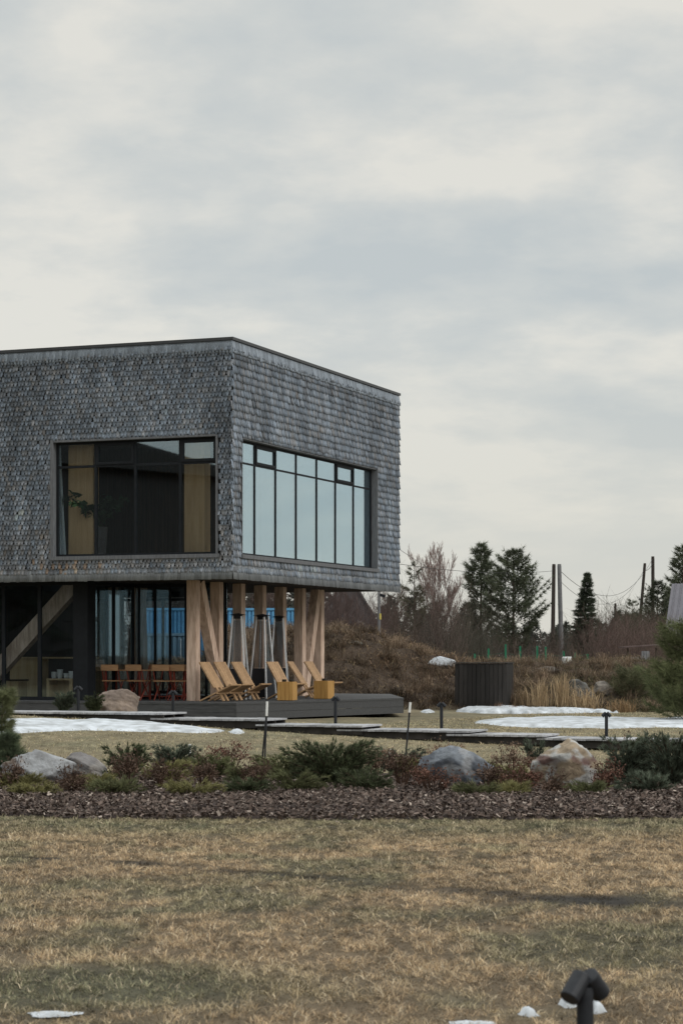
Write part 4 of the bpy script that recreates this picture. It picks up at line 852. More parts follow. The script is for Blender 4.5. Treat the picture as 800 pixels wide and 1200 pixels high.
juniper(735, 25.4, 76, 46, 'blue-green bushy shrub right beside the pale stained boulder', BG, 13, 90, 1.0)
juniper(786, 25.0, 70, 52, 'large blue-green shrub at the right edge of the bed', BG, 14, 90, 1.0)
juniper(755, 27.2, 60, 40, 'grey-green shrub behind the two blue-green ones at the right', (0.10, 0.115, 0.07), 15, 60, 1.0)
juniper(465, 28.0, 70, 26, 'grey-green shrub in front of the leaning white-tipped stake', BG, 16, 50, 1.0)
juniper(112, 41.6, 22, 17, 'small dark conifer between the corner pier and the rounded boulder', DG, 17, 40, 1.0)
juniper(76, 41.4, 26, 20, 'small green conifer in front of the left glazing beside a bollard', BG, 18, 40, 1.0)
juniper(560, 27.0, 40, 20, 'low dull green shrub just behind the dark jagged boulder', OG, 19, 40)

def hydrangea(px, Y, w_px, h_px, label, col, seed, n_st=17, red=False):
    s = Y / F; x = PX(px, Y); r_ = np.random.default_rng(seed); Rr = w_px * s / 2; H = h_px * s; sg = []; cen = []; lv = []
    for k in range(n_st):
        az = r_.random() * 6.283; q = math.sqrt(r_.random()) * Rr; hh = H * r_.uniform(0.5, 1.05); p = np.array((math.cos(az) * q, math.sin(az) * q * 0.8, hh)); b0 = p * 0.25; b0[2] = 0; md = p * 0.65 + np.array((0, 0, 0.03))
        sg += [(*b0, *md, 0.006, 0.005), (*md, *p, 0.005, 0.004)]; cen.append(p)
        for j in range(3): e_ = md + r_.normal(0, 0.07, 3) + np.array((0, 0, 0.06)); sg.append((*md, *e_, 0.004, 0.003)); lv.append(e_)
    lf = leaves(r_, np.array(lv), 4, 0.07, 0.018, np.array(col) * 0.75, 0.4)
    root = empty('hydrangea', (x, Y, gz(x, Y) + 0.04), 0, label, 'shrub'); v, f, c = segs(sg, (0.075, 0.045, 0.032)); npmesh('stems', v, f, M['twig'], c, root)
    for p in cen:
        key = (col, int(r_.integers(3)))
        if key not in HEADS: rr = np.random.default_rng(key[1] + 5); HEADS[key] = npmesh('flower_head', *(lambda q: (q[0], q[1], M['leaf'], q[2]))(leaves(rr, np.zeros((1, 3)), 34, 0.058, 0.015, np.array(col) * (0.75 + 0.3 * key[1]), 0.2)), root); h_ = HEADS[key]
        else: h_ = HEADS[key].copy(); C.objects.link(h_); h_.parent = root
        h_.location = p; h_.rotation_euler = (0, 0, r_.random() * 6.28); q_ = r_.uniform(0.75, 1.2); h_.scale = (q_, q_, q_ * 0.8)
    npmesh('dead_leaves', *lf[:2], M['leaf'], lf[2], root)
HEADS = {}
HB = (0.125, 0.083, 0.062); HR = (0.155, 0.083, 0.062); HT = (0.23, 0.16, 0.115)
for i, a in enumerate([(10, 24.6, 46, 26, 'dried brown flower shrub at the left edge of the bed', HB), (84, 23.9, 30, 17, 'small brown dried shrub in front of the two left boulders', HB), (148, 25.0, 46, 36, 'brown dried flower shrub in front of the dark bushy juniper', HB),
        (190, 24.4, 50, 28, 'low brown dried shrub at the front edge, left part of the bed', HB), (268, 27.6, 60, 40, 'rust red dried flower shrub around the base of the two-legged stake', HR), (303, 24.8, 44, 26, 'brown dried shrub in front of the left tips of the large juniper', HB),
        (238, 24.6, 40, 26, 'brown dried shrub in front of the yellow-green juniper, left of the two-legged stake', HB), (470, 24.8, 50, 40, 'brown dried shrub between the large juniper and the dark boulder', HB), (507, 24.0, 62, 26, 'wide reddish dried shrub in front of the dark jagged boulder', HR),
        (578, 24.2, 46, 26, 'brown dried shrub in front of the dark boulder, its right end', HB), (612, 24.0, 44, 22, 'rust brown dried shrub left of the pale stained boulder', HR), (646, 23.5, 40, 13, 'low brown dried shrub at the foot of the pale stained boulder', HB),
        (712, 24.2, 30, 24, 'small rust brown dried shrub at the right foot of the pale boulder', HR), (600, 27.0, 54, 40, 'brown dried shrub standing behind the gap between two boulders', HT), (520, 27.4, 50, 36, 'tan dried flower heads behind the dark jagged boulder', HT),
        (748, 28.2, 34, 42, 'thin brown dried flower stems behind the blue-green shrubs', HB), (440, 27.2, 40, 30, 'tan dried stems between the large juniper and the leaning stake', HT)]):
    hydrangea(*a, seed=100 + i)

for i, (px, Y, w_, h_, lab, c) in enumerate([(40, 23.4, 60, 14, 'creeping yellow-green juniper at the front edge, under the leftmost boulder', YG), (135, 23.6, 70, 18, 'creeping green juniper at the front edge, below the dark bushy one', OG), (225, 23.4, 76, 16, 'creeping yellow-green juniper at the front edge below the short stake', YG),
        (290, 23.7, 60, 18, 'creeping dull green juniper at the front edge below the two-legged stake', DG), (345, 24.0, 70, 26, 'spreading green juniper in front of the large dark one, its left half', OG), (425, 24.2, 66, 26, 'spreading dark juniper in front of the large one, its right half', DG),
        (555, 23.4, 50, 14, 'creeping green juniper at the front edge below the dark boulder', OG), (598, 23.5, 46, 16, 'creeping yellow-green juniper at the front edge between two boulders', YG), (690, 23.4, 44, 14, 'creeping green juniper at the right foot of the pale boulder', OG), (760, 23.8, 76, 24, 'low blue-green juniper in front of the bushy blue-green shrubs', BG)]):
    juniper(px, Y, w_, h_, lab, c, 60 + i, 40)
# thin stakes
def stake(px_t, py_t, px_b, py_b, Y, white, label, two=False, r=0.011):
    X0 = PX(px_b, Y); z0 = ZY(py_b, Y); X1 = PX(px_t, Y); z1 = ZY(py_t, Y); zg = gz(X0, Y) - 0.05
    o = empty('marker_stake', (X0, Y, zg), 0, label, 'stake', 'black stakes with white tips'); b = MB(); dx = X1 - X0; k = 1 - white / (py_b - py_t); zz = z1 - zg
    b.tube([(0, 0, 0), (dx * k, 0, zz * k)], r, 8)
    if two: b.tube([(-0.045, 0.05, 0), (dx * k - 0.004, 0.01, zz * k)], r, 8)
    b.build('rod', M['black'], o); t_ = MB(); t_.tube([(dx * k, 0, zz * k + 0.001), (dx, 0, zz)], r * 1.35, 8); t_.build('tip', M['white'], o)
stake(313, 822, 310, 893, 31, 16, 'tall two-legged black stake with a white tip, left of the large juniper', True, 0.013)
stake(480.5, 823, 474, 893, 31, 11, 'tall leaning black stake with a white tip, above the dark boulder', False, 0.013)
stake(222.5, 872, 221, 897, 28.6, 11, 'short black stake with a long white tip, leftmost', False, 0.014)
stake(457, 878, 457, 899, 28.4, 10, 'short upright black stake with a white tip, beside the leaning tall one', False, 0.015)

# ------------------------------------------------------------------ trees
def conifer(px, Y, y_top, w_px, label, seed, kind='pine', z0=None, cs=0.12, col=(0.05, 0.062, 0.036), n_wh=22, per=6, clump=10, name=None, prof=None, nl=None, wide=1.0, cat='tree', trunk_vis=True, gap=0.0):
    s = Y / F; x = PX(px, Y); zb = (gz(x, Y) if z0 is None else z0) - 0.05; H = ZY(y_top, Y) - zb; Rr = w_px * s / 2; r_ = np.random.default_rng(seed)
    root = empty(name or kind + '_tree', (x, Y, zb), 0, label, cat)
    tr = MB(); lean = r_.normal(0, 0.015 * H, 2); pts = [(lean[0] * t_ ** 2, lean[1] * t_ ** 2, H * t_) for t_ in np.linspace(0, 0.97, 9)]; rb = H * 0.016 + 0.01
    tr.tube(pts, [rb * (1 - 0.93 * t_) for t_ in np.linspace(0, 1, 9)], 8); tr.build('trunk', M['bark'], root)
    cen = []; dr = []; sg = []
    n_wh = int(n_wh * 1.35)
    for k in range(n_wh):
        t0_ = cs + (1 - cs) * (k + r_.uniform(-0.3, 0.3)) / n_wh
        pr_f = lambda u: prof(u) if prof else ((1 - u) ** 0.75 * (0.55 + 0.45 * min(1, u * 5)) if kind == 'spruce' else (1 - u ** 1.7) ** 0.7 * (0.45 + 0.55 * min(1, u * 3)))
        for j in range(per):
            if r_.random() < gap: continue
            t_ = min(max(t0_ + r_.uniform(-0.6, 0.6) / n_wh, cs), 0.985); u = (t_ - cs) / (1 - cs); pr = pr_f(u)
            az = j * 6.283 / per + r_.uniform(0, 6.283 / per) + k; L = Rr * pr * r_.uniform(0.6, 1.15) + 0.008 * H; b0 = np.array((lean[0] * t_ ** 2, lean[1] * t_ ** 2, H * t_)); d = np.array((math.cos(az), math.sin(az), 0))
            if kind == 'spruce': up = lambda q: L * (-0.30 * q + 0.25 * q * q)
            else: up = lambda q, a_=r_.uniform(0.1, 0.6): L * (a_ * q + 0.28 * q * q)
            nq = max(4, int(3 + L / max(Rr, 0.01) * 7)); last = b0
            for q in np.linspace(0.2, 1, nq):
                p = b0 + d * L * q + np.array((0, 0, up(q))); sg.append((*last, *p, 0.012 * H / 5, 0.008 * H / 5)); dd = p - last; last = p
                if q > (0.25 if kind == 'spruce' else 0.38):
                    sd_ = np.cross(d, (0, 0, 1))
                    for side in ((0,) if q > 0.95 else (-1, 0, 1)):
                        cen.append(p + sd_ * side * L * 0.20 * (1.1 - q) * r_.uniform(0.6, 1.4) + r_.normal(0, 0.02 * H / 5, 3)); dr.append(d + sd_ * side * 0.8 + np.array((0, 0, 0.5 if kind != 'spruce' else -0.05)))
    cen.append(np.array((lean[0], lean[1], H * 0.985))); dr.append(np.array((0, 0, 1.0)))
    cen = np.array(cen); dr = np.array(dr); dr /= np.linalg.norm(dr, axis=1)[:, None]
    big = fbm(cen[:, 0] / H * 6 + seed, cen[:, 2] / H * 9 + cen[:, 1] / H * 5, 2, 3)[:, None]; cc = np.array(col) * (0.5 + 1.0 * big)
    L = nl or (0.043 * H if kind != 'spruce' else 0.032 * H); nd = needles(r_, cen, dr, clump, L * wide, max(0.0045 * H, 0.3 * s), 0.55, cc, 0.3)
    v, f, c = segs(sg, (0.055, 0.042, 0.034)); npmesh('limbs', v, f, M['twig'], c, root); npmesh('crown', *nd[:2], M['leaf'], nd[2], root); return root
PC = (0.105, 0.12, 0.078)
conifer(563, 100, 638, 50, 'slim tall pine left of the broad one, beside the bare tree', 1, 'pine', cs=0.25, n_wh=20, per=5, gap=0.25, col=PC)
conifer(601, 98, 644, 92, 'broad bushy pine above the dark plank box', 2, 'pine', cs=0.08, n_wh=24, per=6, clump=13, gap=0.15, col=PC)
conifer(684, 96, 671, 44, 'dark narrow spruce right of the two utility poles', 3, 'spruce', cs=0.03, n_wh=34, per=9, clump=9, col=(0.07, 0.085, 0.058))
conifer(486, 92, 658, 46, 'thin sparse pine at the right corner of the house', 4, 'pine', cs=0.3, n_wh=13, per=5, gap=0.5, clump=8, col=(0.13, 0.135, 0.085))
conifer(741, 150, 703, 42, 'small airy pine left of the leaning utility pole', 5, 'pine', cs=0.1, n_wh=14, per=5, gap=0.25, col=PC)
conifer(769, 140, 681, 56, 'dense dark pine behind the leaning utility pole', 6, 'pine', cs=0.05, n_wh=20, per=6, col=(0.072, 0.085, 0.056))
conifer(799, 130, 640, 44, 'tall pine cut by the right edge, behind the grey metal roof', 7, 'pine', cs=0.3, n_wh=18, per=5, gap=0.2, col=PC)
conifer(788, 150, 685, 40, 'pine crown just left of the grey metal roof', 8, 'pine', cs=0.1, n_wh=16, per=5, col=PC)
conifer(128, 88, 700, 40, 'dark conifer seen through the recessed glazing at the left', 9, 'spruce', cs=0.05, n_wh=22, per=7, clump=16, col=(0.035, 0.046, 0.031))
conifer(650, 104, 742, 40, 'low dark conifer behind the two close utility poles', 10, 'spruce', cs=0.03, n_wh=14, per=8, clump=16, col=(0.04, 0.05, 0.033))
rnd = lambda u: max(0.05, math.sqrt(max(0, 1 - (u * 1.02) ** 2.2))) * (0.8 + 0.2 * math.sin(u * 9))
conifer(803, 51, 735, 112, 'bushy green mountain pine at the right edge behind the snow strip', 11, 'pine', cs=0.03, n_wh=13, per=8, clump=18, prof=rnd, nl=0.21, col=(0.135, 0.15, 0.072), name='mountain_pine', cat='shrub')
conifer(742, 62.5, 788, 70, 'low dull green pine shrub on the bank left of the mountain pine', 12, 'pine', cs=0.03, n_wh=8, per=7, clump=14, prof=rnd, nl=0.18, col=(0.12, 0.125, 0.07), name='mountain_pine', cat='shrub')
conifer(2, 29.5, 806, 42, 'young pine at the left edge in front of the snow bank', 13, 'pine', cs=0.05, n_wh=11, per=6, clump=18, prof=rnd, nl=0.11, col=(0.165, 0.18, 0.095), name='mountain_pine', cat='shrub')
conifer(8, 28.2, 862, 52, 'low spreading dark pine shrub below the young pine at the left', 14, 'pine', cs=0.05, n_wh=8, per=7, clump=20, prof=rnd, nl=0.10, col=(0.10, 0.125, 0.075), name='mountain_pine', cat='shrub')

def bare_tree(px, Y, y_top, label, seed, spread=0.5, stems=1, col=(0.115, 0.085, 0.075), tipc=(0.24, 0.165, 0.15), z0=None, depth=5, name='bare_tree', cat='tree'):
    x = PX(px, Y); zb = (gz(x, Y) if z0 is None else z0) - 0.05; H = ZY(y_top, Y) - zb; r_ = np.random.default_rng(seed); S = []; K = []; T = []; TK = []
    rmin = 0.11 * Y / F
    def grow(p, d, L, rad, lev):
        n = 4; q = p.copy(); dd = d.copy()
        for i in range(n):
            if lev > 0 and abs(q[0]) > 0.27 * H: return
            nd = dd + r_.normal(0, 0.07, 3) + np.array((0, 0, 0.05)); nd /= np.linalg.norm(nd); e = q + nd * L / n; r0 = rad * (1 - 0.75 * i / n); r1 = rad * (1 - 0.75 * (i + 1) / n)
            (S if lev < 2 else T).append((*q, *e, max(r0, rmin), max(r1, rmin * 0.9))); kk = np.array(col) * (1 - lev / depth) + np.array(tipc) * lev / depth
            (K if lev < 2 else TK).append(kk); q = e; dd = nd
            if lev < depth and (i >= 1 or lev == 0 and i >= 0):
                for _ in range(2 if lev < 3 else 2):
                    s = r_.normal(0, 1, 3); s[2] *= 0.3; s /= np.linalg.norm(s); c = dd * 0.9 + s * spread; c[2] += 0.35; c /= np.linalg.norm(c); grow(q, c, L * r_.uniform(0.38, 0.58), r1 * 0.6, lev + 1)
    for k in range(stems):
        d = np.array(((k - (stems - 1) / 2) * 0.17 + r_.normal(0, 0.04), r_.normal(0, 0.12), 1.0)); d /= np.linalg.norm(d); grow(np.array((r_.normal(0, 0.1) * (stems > 1), 0.0, 0.0)), d, H * r_.uniform(0.42, 0.52) if k != stems // 2 else H * 0.57, H * 0.0085, 0)
    root = empty(name, (x, Y, zb), 0, label, cat); v, f, c = segs(S, np.array(K)); npmesh('trunk', v, f, M['twig'], c, root); v, f, c = segs(T, np.array(TK)); npmesh('twigs', v, f, M['twig'], c, root); return root
bare_tree(516, 92, 634, 'tall bare pinkish tree between the house and the slim pine', 1, 0.42, 4, col=(0.14, 0.105, 0.092), tipc=(0.27, 0.20, 0.18), depth=4)
bare_tree(455, 96, 690, 'bare bushy tree at the corner of the house above the bank', 2, 0.6, 3, col=(0.085, 0.06, 0.052), tipc=(0.15, 0.10, 0.085), depth=4)
bare_tree(396, 90, 676, 'bare tree in front of the weathered barn, seen under the house', 3, 0.55, 3, col=(0.08, 0.062, 0.058), tipc=(0.13, 0.095, 0.085), depth=4)
bare_tree(370, 104, 672, 'bare tree behind the last pair of timber columns', 4, 0.55, 3, col=(0.08, 0.062, 0.058), tipc=(0.13, 0.095, 0.085), depth=4)
bare_tree(318, 112, 668, 'bare tree behind the blue container, right of the heaters', 5, 0.6, 3, col=(0.08, 0.062, 0.058), tipc=(0.13, 0.095, 0.085), depth=4)
bare_tree(278, 112, 664, 'bare tree behind the left end of the blue container', 6, 0.6, 3, col=(0.08, 0.062, 0.058), tipc=(0.13, 0.095, 0.085), depth=4)
bare_tree(206, 112, 672, 'bare tree seen through the glazing beside the thick front column', 7, 0.6, 3, col=(0.07, 0.06, 0.055), tipc=(0.1, 0.085, 0.08), depth=4)
bare_tree(172, 110, 680, 'bare tree seen through the middle panes of the recessed glazing', 8, 0.6, 3, col=(0.07, 0.06, 0.055), tipc=(0.1, 0.085, 0.08), depth=4)
bare_tree(727, 130, 733, 'thin bare yellowish sapling behind the right bank', 9, 0.4, 1, col=(0.17, 0.15, 0.10), tipc=(0.2, 0.17, 0.12), depth=2)

# brushwood: tangled bare bushes nobody could count
r_ = np.random.default_rng(77); S = []; K = []
def brush(n, x0, x1, y0, y1, h0, h1, col, hfun=None, zf=None):
    for _ in range(n):
        Y = r_.uniform(y0, y1); X = PX(r_.uniform(x0, x1), Y); h = r_.uniform(h0, h1); z = gz(X, Y); d = np.array((r_.normal(0, 0.28), r_.normal(0, 0.2), 1.0)); p = np.array((X, Y, z)); kk = np.array(col) * r_.uniform(0.5, 1.4); m = p + d * h * 0.5; e = m + (d + r_.normal(0, 0.15, 3)) * h * 0.5
        rr = 0.13 * Y / F; S.append((*p, *m, rr * 1.3, rr)); S.append((*m, *e, rr, rr * 0.6)); K.append(kk); K.append(kk)
        for j in range(7):
            t_ = r_.uniform(0.25, 0.95); a = p + (e - p) * t_; q = a + np.array((r_.normal(0, 0.28), r_.normal(0, 0.2), r_.uniform(0.15, 0.6))) * h * 0.42; S.append((*a, *q, rr * 0.7, rr * 0.45)); K.append(kk * r_.uniform(0.8, 1.3))
RB = (0.13, 0.092, 0.08); GB = (0.10, 0.078, 0.066)
brush(650, 690, 800, 84, 100, 1.0, 2.2, RB); brush(420, 445, 545, 80, 98, 1.0, 3.2, GB); brush(420, 360, 450, 79, 92, 0.8, 2.6, (0.10, 0.072, 0.066)); brush(420, 520, 580, 84, 110, 0.8, 2.6, (0.075, 0.07, 0.055))
brush(330, 575, 700, 80, 100, 0.6, 1.5, GB); brush(380, 90, 380, 92, 108, 1.0, 3.0, (0.08, 0.062, 0.056)); brush(120, 60, 150, 80, 84, 0.5, 1.5, (0.09, 0.068, 0.055)); brush(90, 228, 350, 71, 76, 0.2, 0.5, (0.09, 0.068, 0.055)); brush(240, 690, 770, 110, 125, 2.0, 3.4, (0.075, 0.07, 0.05))
brush(190, 600, 800, 61.5, 67, 0.35, 1.0, (0.12, 0.085, 0.06)); brush(160, 470, 600, 61.0, 66, 0.3, 0.8, (0.11, 0.075, 0.055))
v, f, c = segs(np.array(S), np.array(K)); o = npmesh('brushwood', v, f, M['twig'], c); tag(o, 'tangled reddish brown bare brushwood along the top of the bank', 'brush', kind='stuff')

# far wood and the wood that the left glass mirrors, each one read as one mass
def wood(name, label, pts, col, seed, n_per=340):
    r_ = np.random.default_rng(seed); parts = []
    for (X, Y, H, Rr) in pts:
        z = gz(X, Y); n = n_per; t_ = r_.random(n) ** 0.8; az = r_.random(n) * 6.283; q = Rr * (1 - t_) ** 0.8 * np.sqrt(r_.random(n)) ; cen = np.stack([X + np.cos(az) * q, Y + np.sin(az) * q, z + H * (0.04 + 0.96 * t_)], -1); d = np.stack([np.cos(az), np.sin(az), np.full(n, 0.1)], -1)
        parts.append(needles(r_, cen, d, 3, H * 0.10, H * 0.035, 0.5, np.array(col) * r_.uniform(0.75, 1.25), 0.3)); parts.append(segs([(X, Y, z, X, Y, z + H * 0.95, H * 0.015, 0.01)], (0.05, 0.04, 0.035)))
    V, FA, CC = join(parts); o = npmesh(name, V, FA, M['leaf'], CC); tag(o, label, 'wood', kind='stuff'); return o
pts = []
for i in range(230):
    Y = r_.uniform(190, 330); X = PX(r_.uniform(380, 860), Y); pts.append((X, Y, r_.uniform(2.2, 4.6) * (1 + 0.35 * math.sin(X * 0.21)), r_.uniform(1.2, 2.2)))
for i in range(60):
    Y = r_.uniform(150, 220); X = PX(r_.uniform(40, 380), Y); pts.append((X, Y, r_.uniform(4, 8), r_.uniform(1.4, 2.4)))
wood('distant_wood', 'low grey-green line of far woodland along the horizon', pts, (0.075, 0.082, 0.07), 5, 240)
pts = [(-66 + r_.normal(0, 3), yy + r_.normal(0, 1.0), r_.uniform(9.0, 11.5) + (3 if yy > 4 else 0), r_.uniform(3.2, 4.2)) for yy in np.arange(-40, 44, 1.3)]
wood('conifer_wood', 'tall dark conifer wood beyond the lawn, mirrored in the front windows', pts, (0.03, 0.038, 0.026), 6, 420)

# tall straw grasses
def straw(px, Y, w_px, h_px, label, seed, n=240, col=(0.47, 0.35, 0.215), lean0=0.12):
    s = Y / F; x0 = PX(px, Y); r_ = np.random.default_rng(seed); H = h_px * s; a = np.abs(r_.normal(0, 1, n)); x = r_.normal(0, w_px * s * 0.17, n); y = r_.normal(0, w_px * s * 0.13, n)
    c = np.array(col) * r_.uniform(0.55, 1.25, (n, 1)); v, f, k = blades(r_, x, y, np.zeros(n), H * r_.uniform(0.45, 1.05, n), np.full(n, 0.014), np.abs(r_.normal(lean0, lean0, n)).clip(0, 1.4), c, 0.9)
    o = npmesh('straw_grass', v, f, M['grass'], k, None, (x0, Y, gz(x0, Y))); tag(o, label, 'ornamental grass', 'tufts of dry straw grass at the foot of the bank')
straw(660, 60.4, 34, 60, 'tallest straw grass tuft, in front of the grey pole', 1, 170, lean0=0.14)
straw(634, 60.6, 34, 50, 'upright straw grass tuft left of the tallest one', 2, 150, lean0=0.17)
straw(612, 60.8, 28, 38, 'thinner straw grass tuft right beside the dark plank box', 3, 90, lean0=0.22, col=(0.30, 0.215, 0.13))
straw(684, 60.6, 56, 40, 'splayed straw grass tuft below the pale slanting slab', 4, 300, lean0=0.6)
straw(728, 60.0, 46, 24, 'low drooping straw mound above the rightmost bollard', 5, 320, lean0=0.65, col=(0.34, 0.235, 0.135))
straw(585, 60.0, 26, 16, 'small reddish grass mound in the snow below the dark plank box', 6, 160, lean0=0.7, col=(0.2, 0.12, 0.075))
straw(603, 59.6, 26, 14, 'small low grass mound right of the reddish one', 7, 140, lean0=0.8, col=(0.25, 0.16, 0.1))

# ------------------------------------------------------------------ things behind the bank
# plank box
Y = 60.9; x0, x1 = PX(532.5, Y), PX(594, Y); z0, z1 = gz(PX(560, Y), Y) - 0.1, ZY(778, Y)
o = empty('plank_box', (x0, Y, 0), R(-12), 'black stained vertical plank enclosure at the foot of the bank', 'enclosure'); b = MB(); n = 12; W_ = x1 - x0
for k in range(n): q_ = 0.7 + 0.75 * random.random(); b.box(k * W_ / n + 0.004, (k + 1) * W_ / n - 0.004, -0.012 * (k % 2), 0.03, z0, z1 - 0.01 * random.random(), (q_, q_, q_))
b.build('front', M['darkplank'], o)
b = MB()
for k in range(9): b.box(W_ - 0.03, W_ + 0.006 * (k % 2), 0.034 + k * 0.15, 0.034 + k * 0.15 + 0.142, z0, z1 + 0.01)
b.build('side', M['darkplank'], o); b = MB(); b.box(0.0, 0.03, 0.034, 1.38, z0, z1).box(0.034, W_ - 0.034, 1.35, 1.38, z0, z1); b.build('rear', M['darkplank'], o); b = MB(); b.box(-0.02, W_ + 0.02, -0.03, 1.4, z1 + 0.012, z1 + 0.04); b.build('lid', M['darkplank'], o)
# green fence
o = empty('wire_fence', (0, 0, 0), 0, 'green wire fence with bare posts along the top of the bank', 'fence'); fp = [(556, 79, 766), (572, 79, 760), (592, 79, 755), (609, 79.5, 757), (629, 80, 757), (639, 80.3, 758), (660, 81, 763), (673, 81.5, 765), (688, 82, 766.5)]
for px, Y, yt in fp: X = PX(px, Y); b = MB(); b.box(X - 0.035, X + 0.035, Y - 0.035, Y + 0.035, gz(X, Y) - 0.1, ZY(yt, Y)); b.build('post', M['green'], o)
b = MB()
for k in range(len(fp) - 1):
    (pa, Ya, ya), (pb_, Yb, yb) = fp[k], fp[k + 1]; Xa, Xb = PX(pa, Ya), PX(pb_, Yb)
    for h in (0.15, 0.4): b.tube([(Xa, Ya - 0.04, gz(Xa, Ya) + h), (Xb, Yb - 0.04, gz(Xb, Yb) + h)], 0.003, 4)
b.build('wires', M['green'], o); b = MB(); b.box(PX(609, 79.4), PX(627, 79.4), 79.4, 79.43, ZY(780, 79.4), ZY(775, 79.4)); b.build('panel', M['green'], o)
# white drum
Y = 77; X = PX(664, Y); zg = gz(X, Y); o = empty('white_drum', (X, Y, zg), 0, 'small white plastic drum by the green fence behind the grey pole', 'drum'); h = max(0.35, ZY(769.5, Y) - zg); b = MB(); b.tube([(0, 0, -0.05), (0, 0, h * 0.3), (0, 0, h * 0.32), (0, 0, h * 0.9), (0, 0, h)], [0.17, 0.17, 0.18, 0.18, 0.15], 16); b.build('body', M['white'], o); b = MB(); b.tube([(0, 0, h + 0.001), (0, 0, h + 0.03)], 0.07, 10); b.build('cap', M['cupblack'], o)
# poles
def pole(pt, pb_, Y, r, m, label, arms=(), name='utility_pole', zb=None):
    X1, z1 = PX(pt[0], Y), ZY(pt[1], Y); X0 = PX(pb_[0], Y); zg = gz(X0, Y) - 0.3; kx = (X1 - X0) / max(0.1, z1 - ZY(pb_[1], Y)); xb = X1 - kx * (z1 - zg)
    o = empty(name, (xb, Y, zg), 0, label, 'pole'); b = MB(); b.tube([(0, 0, 0), ((X1 - xb) * 0.98, 0, (z1 - zg) * 0.98), (X1 - xb, 0, z1 - zg)], [r * 1.15, r * 0.9, r * 0.8], 12); b.build('mast', m, o)
    for (py, hw) in arms:
        z = ZY(py, Y) - zg; cx_ = kx * z; a = MB(); a.box(cx_ - hw, cx_ + hw, -r - 0.06, -r, z - 0.05, z + 0.05); am = a.build('crossarm', m, o)
        i_ = MB()
        for q in (-0.9, 0.9): i_.tube([(cx_ + hw * q, -r - 0.03, z + 0.051), (cx_ + hw * q, -r - 0.03, z + 0.16)], 0.035, 6)
        i_.build('insulator', M['white'], am)
    return o
pole((648.5, 661), (647, 770), 108, 0.10, M['pole_dark'], 'dark brown wooden utility pole standing just left of the grey one', name='utility_pole')
pole((654.8, 661), (657.5, 778), 100, 0.105, M['pole_grey'], 'grey utility pole in front of the bank, just right of the dark one')
pole((755, 660), (748.5, 738), 150, 0.11, M['pole_dark'], 'leaning dark utility pole left of the tallest straight one')
o = pole((764.3, 652), (764.5, 735), 158, 0.135, M['pole_dark'], 'straight dark utility pole behind the dense pine at the right')
b = MB(); zz = lambda py: ZY(py, 150) - ZY(770, 150)
pole((720.5, 707), (720, 735), 300, 0.19, M['pole_dark'], 'small far utility pole with crossarms on the horizon', ((717.5, 0.55),))
o = empty('pylon', (PX(546, 260), 260, gz(PX(546, 260), 260)), 0, 'tiny far A-shaped pole on the horizon right of the bare tree', 'pole'); b = MB(); zt_ = ZY(709, 260) - o.location.z
for s in (-1, 1): b.tube([(s * 0.75, 0, -0.2), (s * 0.12, 0, zt_)], 0.11, 6)
b.build('mast', M['pole_dark'], o); b = MB(); b.box(-0.8, 0.8, -0.2, -0.12, zt_ - 0.55, zt_ - 0.4); b.build('crossarm', M['pole_dark'], o)
# post with a small lamp and yellow notice on the bank
Y = 72; X = PX(444, Y); zg = gz(X, Y) - 0.1; o = empty('lamp_post', (X, Y, zg), 0, 'slim grey post with a yellow notice on the bank at the house corner', 'lamp post'); b = MB(); b.tube([(0, 0, 0), (0, 0, ZY(690, Y) - zg)], [0.055, 0.045], 10); b.build('mast', M['pole_grey'], o)
b = MB(); b.box(0.01, 0.075, -0.06, -0.055, ZY(726, Y) - zg, ZY(719, Y) - zg); b.build('notice', M['ochre'], o); b = MB(); b.bar((0.03, 0, ZY(697, Y) - zg), (0.2, -0.04, ZY(699, Y) - zg), 0.08, 0.09); b.build('lamp_head', M['black'], o)
# wires
def wire(p, q, sag, label, r=0.010):
    P0 = Vector((PX(p[0], p[2]), p[2], ZY(p[1], p[2]))); P1 = Vector((PX(q[0], q[2]), q[2], ZY(q[1], q[2]))); pts = [P0.lerp(P1, t_) - Vector((0, 0, sag * 4 * t_ * (1 - t_))) for t_ in np.linspace(0, 1, 25)]
    b = MB(); o_ = P0.copy(); b.tube([a - o_ for a in pts], r, 5); o = b.build('overhead_wire', M['wire'], None, tuple(o_)); tag(o, label, 'wire')
wire((648, 669, 108), (380, 645, 70), 0.35, 'overhead wire running level from the dark pole to the house')
wire((552, 692, 100), (430, 617, 70), 0.15, 'overhead wire slanting down from the house towards the slim pine', 0.008)
wire((648, 682, 108), (520, 716, 190), 0.8, 'faint overhead wire dropping left from the dark pole')
wire((655, 680, 100), (754, 668, 150), 1.7, 'deeply sagging overhead wire between the grey and leaning poles')
wire((655, 668, 100), (764, 655, 158), 1.9, 'upper overhead wire between the grey pole and the straight far pole', 0.012)
wire((690, 688, 140), (720, 708, 300), 0.5, 'faint overhead wire descending to the small far pole', 0.016)
wire((754, 668, 150), (764, 660, 158), 0.2, 'short slack wire between the leaning and straight poles', 0.018)
